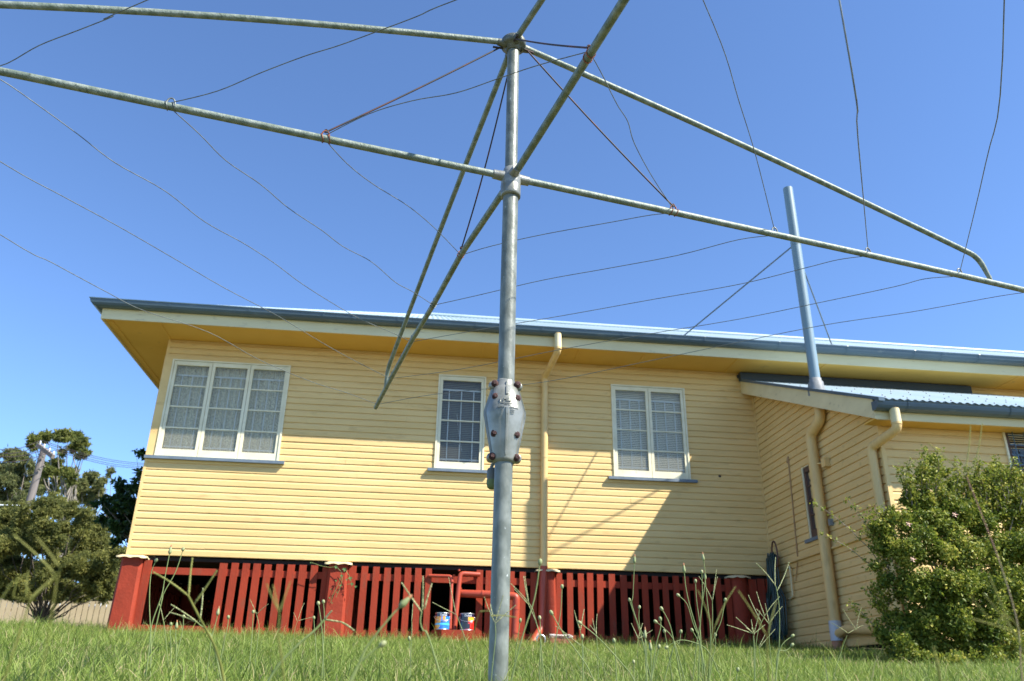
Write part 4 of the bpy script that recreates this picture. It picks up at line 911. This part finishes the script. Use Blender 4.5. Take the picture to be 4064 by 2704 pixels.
# little vine climbing the second stump
vr = empty('vine', (-.85, 9.86, .6), 'young three lobed vine trailing over the second red stump', 'vine')
b = MB(); lv = []
vp_ = [(1960, 310), (2060, 345), (2140, 360), (2200, 355)], [(2200, 350), (2250, 400), (2260, 470), (2235, 560), (2200, 640)], [(2280, 370), (2330, 450), (2345, 510), (2300, 520)], [(2260, 430), (2220, 520), (2170, 620), (2150, 690)]
for br in vp_:
    b.tube([at(400+x/2.357, 2100+y/2.357, 9.85) for x, y in br], .0028, 5)
b.build('stem', M['stem'], vr)
V = []; F = []; T = []
for x, y, s in ((2200, 350, 17), (2280, 372, 19), (2255, 435, 15), (2335, 455, 19), (2350, 510, 16), (2385, 535, 12), (2245, 525, 13), (2240, 465, 9), (2210, 590, 8), (2150, 560, 7), (2140, 640, 8), (2165, 690, 7), (2200, 480, 9), (2300, 470, 10), (1965, 312, 7)):
    c = at(400+x/2.357, 2100+y/2.357, 9.84); r = s/2.357/320
    for a, l_ in ((-1.57, 1.), (-.35, .8), (-2.8, .8), (.6, .5), (2.5, .5)):
        d = Vector((math.cos(a), -.25, math.sin(a))); n = Vector((-math.sin(a), 0, math.cos(a)))*.34; k = len(V)
        V += [c, c+(d*.45+n)*r*l_*1.3, c+d*r*l_*1.6, c+(d*.45-n)*r*l_*1.3]; F.append((k, k+1, k+2, k+3)); T += [random.random()]*4
np_mesh('foliage', [tuple(v) for v in V], F, M['vine'], T, vr); settle(vr)

# ------------------------------------------------------------ weeds in the lawn
def cz(x, y): return (400+x/2.357, 2100+y/2.357)
def dz(x, y): return (1250+x/2.357, 2100+y/2.357)
def ez(x, y): return (2050+x/2.1427, 2100+y/2.1427)
def catmull(ctrl, n=5):
    out = []
    for j in range(len(ctrl)-1):
        p0, p1, p2, p3 = ctrl[max(j-1, 0)], ctrl[j], ctrl[j+1], ctrl[min(j+2, len(ctrl)-1)]
        for t in np.linspace(0, 1, n+1)[:-1]: out.append(.5*((2*p1)+(p2-p0)*t+(2*p0-5*p1+4*p2-p3)*t*t+(3*p1-p0-3*p2+p3)*t**3))
    return out+[ctrl[-1]]
def ground_foot(P, Q):        # carry a stem on from P (last drawn point) down to the soil
    d = (P-Q); dz_ = max(.01, P.z-float(ground_z(P.x, P.y))); k = max(-.5, min(.5, d.x/max(.001, abs(d.z))))*dz_*.8
    foot = Vector((P.x+k, P.y+random.uniform(-.01, .01), 0)); foot.z = float(ground_z(foot.x, foot.y))-.01
    return foot
weeds = []
def bud_weed(Z, Y, pts, r=.0016, br=.0052, bl=.014, open_=False, red=False):
    P_ = [at(*Z(*p), Y) for p in pts]
    if P_[-1].z > float(ground_z(P_[-1].x, Y))+.01: P_.append(ground_foot(P_[-1], P_[-2]))
    weeds.append(('bud', P_, r, br, bl, open_, pts, Z, red))
def finger_weed(Z, Y, stem, fingers, r=.0012, fr_=.0017, red=False):
    if Y < 1.2: r *= .50; fr_ *= .55
    S = [at(*Z(*p), Y) for p in stem]
    if S[-1].z > float(ground_z(S[-1].x, Y))+.01: S.append(ground_foot(S[-1], S[-2]))
    F_ = []
    for o, f in fingers: F_.append((at(*Z(*o), Y), at(*Z(*f), Y+random.uniform(-.012, .012))))
    weeds.append(('finger', S, r, fr_, F_, stem, Z, red, Y < 1.3))
E = ez
for Y, pts, o in ((2.3, [(1003, 270), (990, 560), (980, 640), (1040, 830), (1100, 960), (1110, 1240)], 1), (2.1, [(1425, 350), (1440, 500), (1480, 680), (1560, 960), (1605, 1290)], 1), (2.3, [(1588, 250), (1605, 400), (1590, 560), (1565, 760), (1550, 1290)], 1),
                  (2.35, [(1575, 365), (1580, 560), (1565, 760), (1530, 1000), (1500, 1290)], 0), (2.5, [(1522, 443), (1530, 600), (1560, 830), (1575, 1100)], 0), (2.4, [(1375, 563), (1450, 640), (1500, 800), (1560, 960), (1600, 1200)], 0),
                  (2.2, [(1233, 678), (1290, 780), (1330, 920), (1400, 1290)], 0), (2.2, [(1222, 765), (1225, 840), (1185, 1000), (1150, 1290)], 0), (2.3, [(1182, 787), (1260, 850), (1340, 960), (1430, 1290)], 0), (2.2, [(387, 490), (375, 700), (340, 900), (280, 1290)], 0),
                  (1.9, [(296, 712), (400, 890), (540, 1080), (640, 1250)], 0), (1.9, [(538, 798), (700, 930), (900, 1150), (1000, 1290)], 0), (1.9, [(1093, 905), (1095, 1010), (1105, 1290)], 1), (2.0, [(829, 950), (840, 1050), (850, 1250)], 0), (2.1, [(559, 915), (560, 1010), (565, 1250)], 0),
                  (2.1, [(1140, 1010), (1145, 1100), (1150, 1290)], 1), (2.3, [(1212, 1000), (1190, 1100), (1150, 1290)], 0), (2.4, [(1775, 603), (1740, 780), (1690, 900), (1645, 1060), (1640, 1290)], 0), (1.5, [(200, 280), (150, 600), (30, 990)], 0), (2.3, [(196, 755), (205, 900), (195, 1290)], 0),
                  (2.2, [(1883, 1195), (1870, 1290)], 0), (2.4, [(1492, 860), (1545, 960), (1600, 1150)], 0), (2.4, [(1398, 873), (1380, 980), (1340, 990)], 0), (2.6, [(1045, 665), (1040, 760), (1060, 900), (1100, 1080)], 0), (2.6, [(960, 602), (990, 700), (1040, 850), (1080, 1000)], 0), (2.4, [(1603, 410), (1620, 600), (1650, 900), (1640, 1290)], 1),
                  (2.3, [(1275, 1008), (1330, 970), (1400, 945), (1490, 960), (1600, 1010), (1680, 1130), (1740, 1290)], 0), (2.4, [(1258, 868), (1275, 960), (1300, 1100)], 0), (2.5, [(1690, 900), (1690, 1000), (1660, 1150)], 0), (2.3, [(2348, 908), (2250, 1000), (2215, 1200)], 0), (2.3, [(2345, 985), (2300, 1030), (2225, 1050), (2210, 1200)], 0),
                  (2.5, [(996, 1130), (1000, 1250)], 0)):
    bud_weed(E, Y, pts, open_=bool(o), br=.0052 if Y > 2 else .0047, bl=.016 if o else .012)
for Y, pts, o in ((2.3, [(518, 292), (470, 420), (455, 640), (462, 900), (470, 1100)], 0), (2.2, [(648, 210), (600, 450), (570, 620), (480, 880), (455, 1100)], 1), (2.3, [(770, 190), (700, 400), (590, 600), (560, 720)], 0), (2.3, [(1095, 785), (1075, 880), (1040, 1000), (1020, 1150)], 1), (2.5, [(1193, 825), (1185, 920), (1150, 1080)], 0),
                  (2.3, [(2035, 695), (2060, 860), (2075, 1050)], 0), (2.4, [(2082, 680), (2092, 840), (2085, 1050)], 0), (2.6, [(775, 820), (765, 950), (740, 1060)], 0), (2.6, [(1426, 775), (1420, 900), (1410, 1050)], 0), (2.7, [(656, 890), (650, 1000), (655, 1060)], 0), (2.5, [(708, 912), (700, 1000), (705, 1080)], 1), (2.7, [(1993, 830), (2000, 960), (2010, 1060)], 0)):
    bud_weed(cz, Y, pts, open_=bool(o), bl=.015 if o else .011)
bud_weed(dz, 1.05, [(825, 700), (700, 830), (520, 1060), (400, 1290)], r=.0016, br=.0050, bl=.013, open_=True); bud_weed(dz, 1.0, [(635, 1075), (480, 1200), (340, 1400)], r=.0015, br=.004, bl=.009)
bud_weed(dz, 2.6, [(1920, 855), (1900, 1000), (1880, 1150)]); bud_weed(dz, 2.5, [(882, 1025), (890, 1150)])
G = finger_weed
G(E, 2.0, [(2200, 480), (2215, 530), (2235, 700), (2232, 1000), (2205, 1250)], [((2200, 480), (2035, 290)), ((2200, 480), (2202, 240)), ((2215, 528), (2318, 280))], r=.0010)
G(E, 2.4, [(1665, 610), (1665, 840), (1640, 1100)], [((1665, 610), (1550, 402)), ((1665, 612), (1700, 345)), ((1665, 612), (1708, 405))])
G(E, .95, [(1680, 850), (1640, 1100), (1600, 1294)], [((1660, 830), (1540, 520)), ((1680, 850), (1862, 490))], r=.0012, fr_=.0016)
G(E, .85, [(2130, 910), (2135, 1100), (2145, 1294)], [((2130, 915), (1885, 525)), ((2140, 890), (2210, 620))], r=.0018, fr_=.0018)
G(E, 2.2, [(2110, 740), (2060, 850), (2035, 1000), (2030, 1200)], [((2110, 740), (2040, 532)), ((2110, 740), (2238, 575)), ((2080, 790), (1970, 560))], r=.0010)
G(E, 2.2, [(2150, 810), (2150, 960), (2180, 1250)], [((2148, 805), (2113, 632)), ((2150, 800), (2262, 655)), ((2148, 812), (2040, 680))], r=.0010)
G(E, 2.0, [(2015, 905), (2020, 1000), (2025, 1290)], [((2010, 890), (1788, 815)), ((2010, 888), (1865, 750)), ((2012, 888), (1953, 840)), ((2015, 885), (1995, 770)), ((2018, 885), (2068, 695)), ((2020, 890), (2112, 815)), ((2022, 900), (2000, 840))], r=.0014)
G(E, 2.5, [(1035, 930), (1030, 1080)], [((1035, 930), (975, 800)), ((1035, 930), (1072, 800)), ((1035, 935), (1155, 860))], r=.0009)
G(E, 2.3, [(520, 965), (700, 1100), (760, 1250)], [((540, 990), (330, 825))], r=.0010); G(E, 2.0, [(188, 860), (210, 950), (215, 1250)], [((100, 640), (-20, 510)), ((105, 640), (60, 400)), ((188, 860), (100, 640))], r=.0009)
G(E, 2.4, [(540, 860), (565, 1000), (570, 1200)], [((540, 860), (490, 690)), ((545, 860), (575, 680))], fr_=.0022); G(E, 2.5, [(680, 900), (690, 1080)], [((680, 900), (645, 760)), ((680, 900), (685, 720)), ((675, 880), (622, 815))])
G(E, 2.4, [(2060, 1000), (2080, 1150)], [((2060, 1000), (2112, 900)), ((2065, 1010), (2200, 850))], r=.0009)
G(cz, 1.25, [(820, 628), (940, 860), (1050, 1060), (1100, 1200), (1150, 1424)], [((820, 628), (488, 402)), ((822, 625), (858, 268)), ((875, 700), (1088, 385))], r=.0019, fr_=.0021)
G(cz, .8, [(1670, 790), (1665, 900), (1660, 1040), (1690, 1200)], [((1660, 760), (1550, 510)), ((1665, 780), (1612, 525)), ((1672, 780), (1775, 490))], r=.0016, fr_=.0016)
G(cz, 1.6, [(900, 870), (930, 900), (1000, 960), (1060, 1100)], [((900, 870), (655, 705)), ((900, 872), (640, 778)), ((925, 870), (955, 550))], r=.0012, fr_=.0019)
G(cz, 2.4, [(1457, 800), (1480, 905), (1470, 1020)], [((1457, 800), (1395, 658)), ((1457, 800), (1568, 702))], r=.0010, fr_=.0014)
G(cz, 2.6, [(1840, 860), (1810, 960), (1800, 1050)], [((1835, 860), (1803, 780)), ((1840, 860), (2000, 820)), ((1845, 850), (1905, 690))], r=.0008, fr_=.0011)
G(cz, 1.5, [(2095, 845), (2000, 950), (1820, 1110), (1600, 1370)], [((2095, 845), (2163, 762)), ((2095, 848), (2250, 870)), ((2250, 870), (2370, 950))], r=.0024, fr_=.0024)
G(cz, 2.4, [(585, 860), (600, 950)], [((585, 860), (545, 690)), ((590, 850), (690, 735))], r=.001, fr_=.0014)
G(dz, 1.3, [(1000, 770), (985, 860), (1010, 950), (1085, 1080)], [((1000, 780), (808, 500)), ((1005, 760), (1010, 440)), ((1025, 750), (1095, 508))], r=.0013, fr_=.0019)
G(dz, 1.9, [(1320, 800), (1360, 900), (1440, 1150)], [((1320, 800), (1098, 685)), ((1318, 795), (1250, 450))], r=.0011, fr_=.0014)
G(dz, 1.7, [(1685, 880), (1690, 1000), (1670, 1200), (1650, 1400)], [((1680, 870), (1583, 635)), ((1685, 875), (1762, 620)), ((1690, 880), (1882, 708)), ((1660, 800), (1640, 700))], r=.0009, fr_=.0012)
G(dz, 1.1, [(1540, 770), (1500, 900), (1460, 1100), (1440, 1300)], [((1540, 772), (1625, 766)), ((1640, 812), (1760, 808)), ((1760, 808), (1885, 828))], r=.0010, fr_=.0019)
G(dz, 2.4, [(905, 990), (900, 1150)], [((905, 850), (915, 700)), ((905, 990), (905, 850))], r=.001, fr_=.0019)
G(dz, 1.9, [(2040, 760), (2100, 1000), (2130, 1250)], [((2000, 690), (1830, 510)), ((2000, 690), (1965, 440)), ((2040, 760), (2000, 690))], r=.001, fr_=.0014)
G(bz, .8, [(175, 1080), (80, 1075), (20, 1062)], [((175, 1080), (310, 960)), ((155, 1070), (165, 915))], r=.0012, fr_=.0017)
G(bz, .75, [(330, 925), (300, 985), (180, 1095), (110, 1300)], [((320, 930), (75, 700))], r=.0015, fr_=.0019)
G(bz, .65, [(360, 895), (330, 1000), (300, 1200)], [((355, 895), (215, 715)), ((360, 895), (525, 795))], r=.0010, fr_=.0015)
G(fz, .95, [(1125, 590), (1200, 780), (1290, 1020), (1370, 1300), (1392, 1568)], [((1115, 580), (940, 430)), ((1118, 580), (1145, 348)), ((1150, 590), (1200, 338))], r=.0015, fr_=.0017, red=True)
G(fz, .8, [(1235, 1070), (1290, 1200), (1345, 1330), (1400, 1430)], [((1240, 1080), (1233, 1065))], r=.0018, fr_=.0014)
G(fz, .7, [(1140, 1160), (1260, 1290), (1400, 1350)], [((1345, 1330), (1205, 1150)), ((1345, 1330), (1150, 1270))], r=.0010, fr_=.0013)
G(fz, .7, [(968, 1410), (985, 1480), (1000, 1568)], [((968, 1412), (966, 1405))], r=.0022, fr_=.0016)
G(fz, 2.4, [(555, 1350), (530, 1420), (500, 1520)], [((560, 1340), (480, 1290)), ((560, 1340), (632, 1300)), ((600, 1320), (625, 1215)), ((600, 1325), (535, 1225))], r=.0009, fr_=.0011)
def ordinal(i):
    w1 = ['first', 'second', 'third', 'fourth', 'fifth', 'sixth', 'seventh', 'eighth', 'ninth', 'tenth', 'eleventh', 'twelfth', 'thirteenth', 'fourteenth', 'fifteenth', 'sixteenth', 'seventeenth', 'eighteenth', 'nineteenth']
    if i < 19: return w1[i]
    te = {2: 'twent', 3: 'thirt', 4: 'fort', 5: 'fift'}; i += 1
    return te[i//10]+'ieth' if i % 10 == 0 else te[i//10]+'y-'+w1[i % 10-1]
def head_px(wd):
    Z = wd[7] if wd[0] == 'bud' else wd[6]; p = (wd[6] if wd[0] == 'bud' else wd[5])[0]; return Z(*p)[0]
for kind in ('bud', 'finger'):
    W_ = sorted([x for x in weeds if x[0] == kind], key=head_px)
    for i, wd in enumerate(W_):
        if kind == 'bud':
            _, P_, r, br, bl, op, _, _, _ = wd; pts = catmull(P_); foot = pts[-1]
            root = empty('weed_stalk', tuple(foot), f'thin {"browned open" if op else "round green"} budded weed stalk, {ordinal(i)} bud from the left', 'weed', 'budded weed stalks in the lawn')
            br *= .88; r *= .85
            b = MB(); n = len(pts); b.tube(pts, [r*(.75+.5*k/n) for k in range(n)], 6); b.build('stem', M['stem'], root)
            ax = (pts[0]-pts[1]).normalized(); b = MB()
            if op: b.lathe([(.0012, -bl*.45), (br*.85, -bl*.3), (br, 0), (br*.75, bl*.4), (br*.45, bl*.75)], pts[0], 9, axis=ax)
            else: b.lathe([(.0012, -bl*.5), (br*.8, -bl*.35), (br, 0), (br*.8, bl*.35), (br*.3, bl*.5), (.0002, bl*.52)], pts[0], 9, axis=ax)
            bd = b.build('bud', M['bud'], root)
            if op:
                b = MB(); b.lathe([(br*.45, bl*.72), (br*.42, bl*.95), (br*.15, bl*1.15), (.0002, bl*1.17)], pts[0], 8, axis=ax); b.build('bud_tip', M['budtip'], bd)
        else:
            _, S, r, fr_, F_, _, _, red, near = wd; pts = catmull(S); foot = pts[-1]
            root = empty('grass_stalk', tuple(foot), f'tall grass stalk with {["no","one","two","three","four","five","six","seven"][len(F_)]} spread seed spikes, {ordinal(i)} from the left', 'grass stalk', 'seeding grass stalks in the lawn')
            b = MB(); n = len(pts); b.tube(pts, [r*(.8+.4*k/n) for k in range(n)], 6); b.build('stem', M['stemred' if red else 'stemdark' if near else 'stem'], root)
            for o, f in F_:
                b = MB(); K = 26; L_ = (f-o).length; pp = []; rr = []
                bend = Vector((random.uniform(-1, 1), 0, random.uniform(-.2, 1)))*L_*.03
                for k in range(K+1):
                    t = k/K; pp.append(o.lerp(f, t)+bend*math.sin(math.pi*t)+Vector((0, 0, 0))); rr.append(fr_*(.45 if t < .06 else (1.0 if k % 2 else .62))*(1-.35*t))
                b.tube(pp, rr, 6); b.build('seed_spike', M['spikedark' if near else 'spike'], root)
        settle(root)
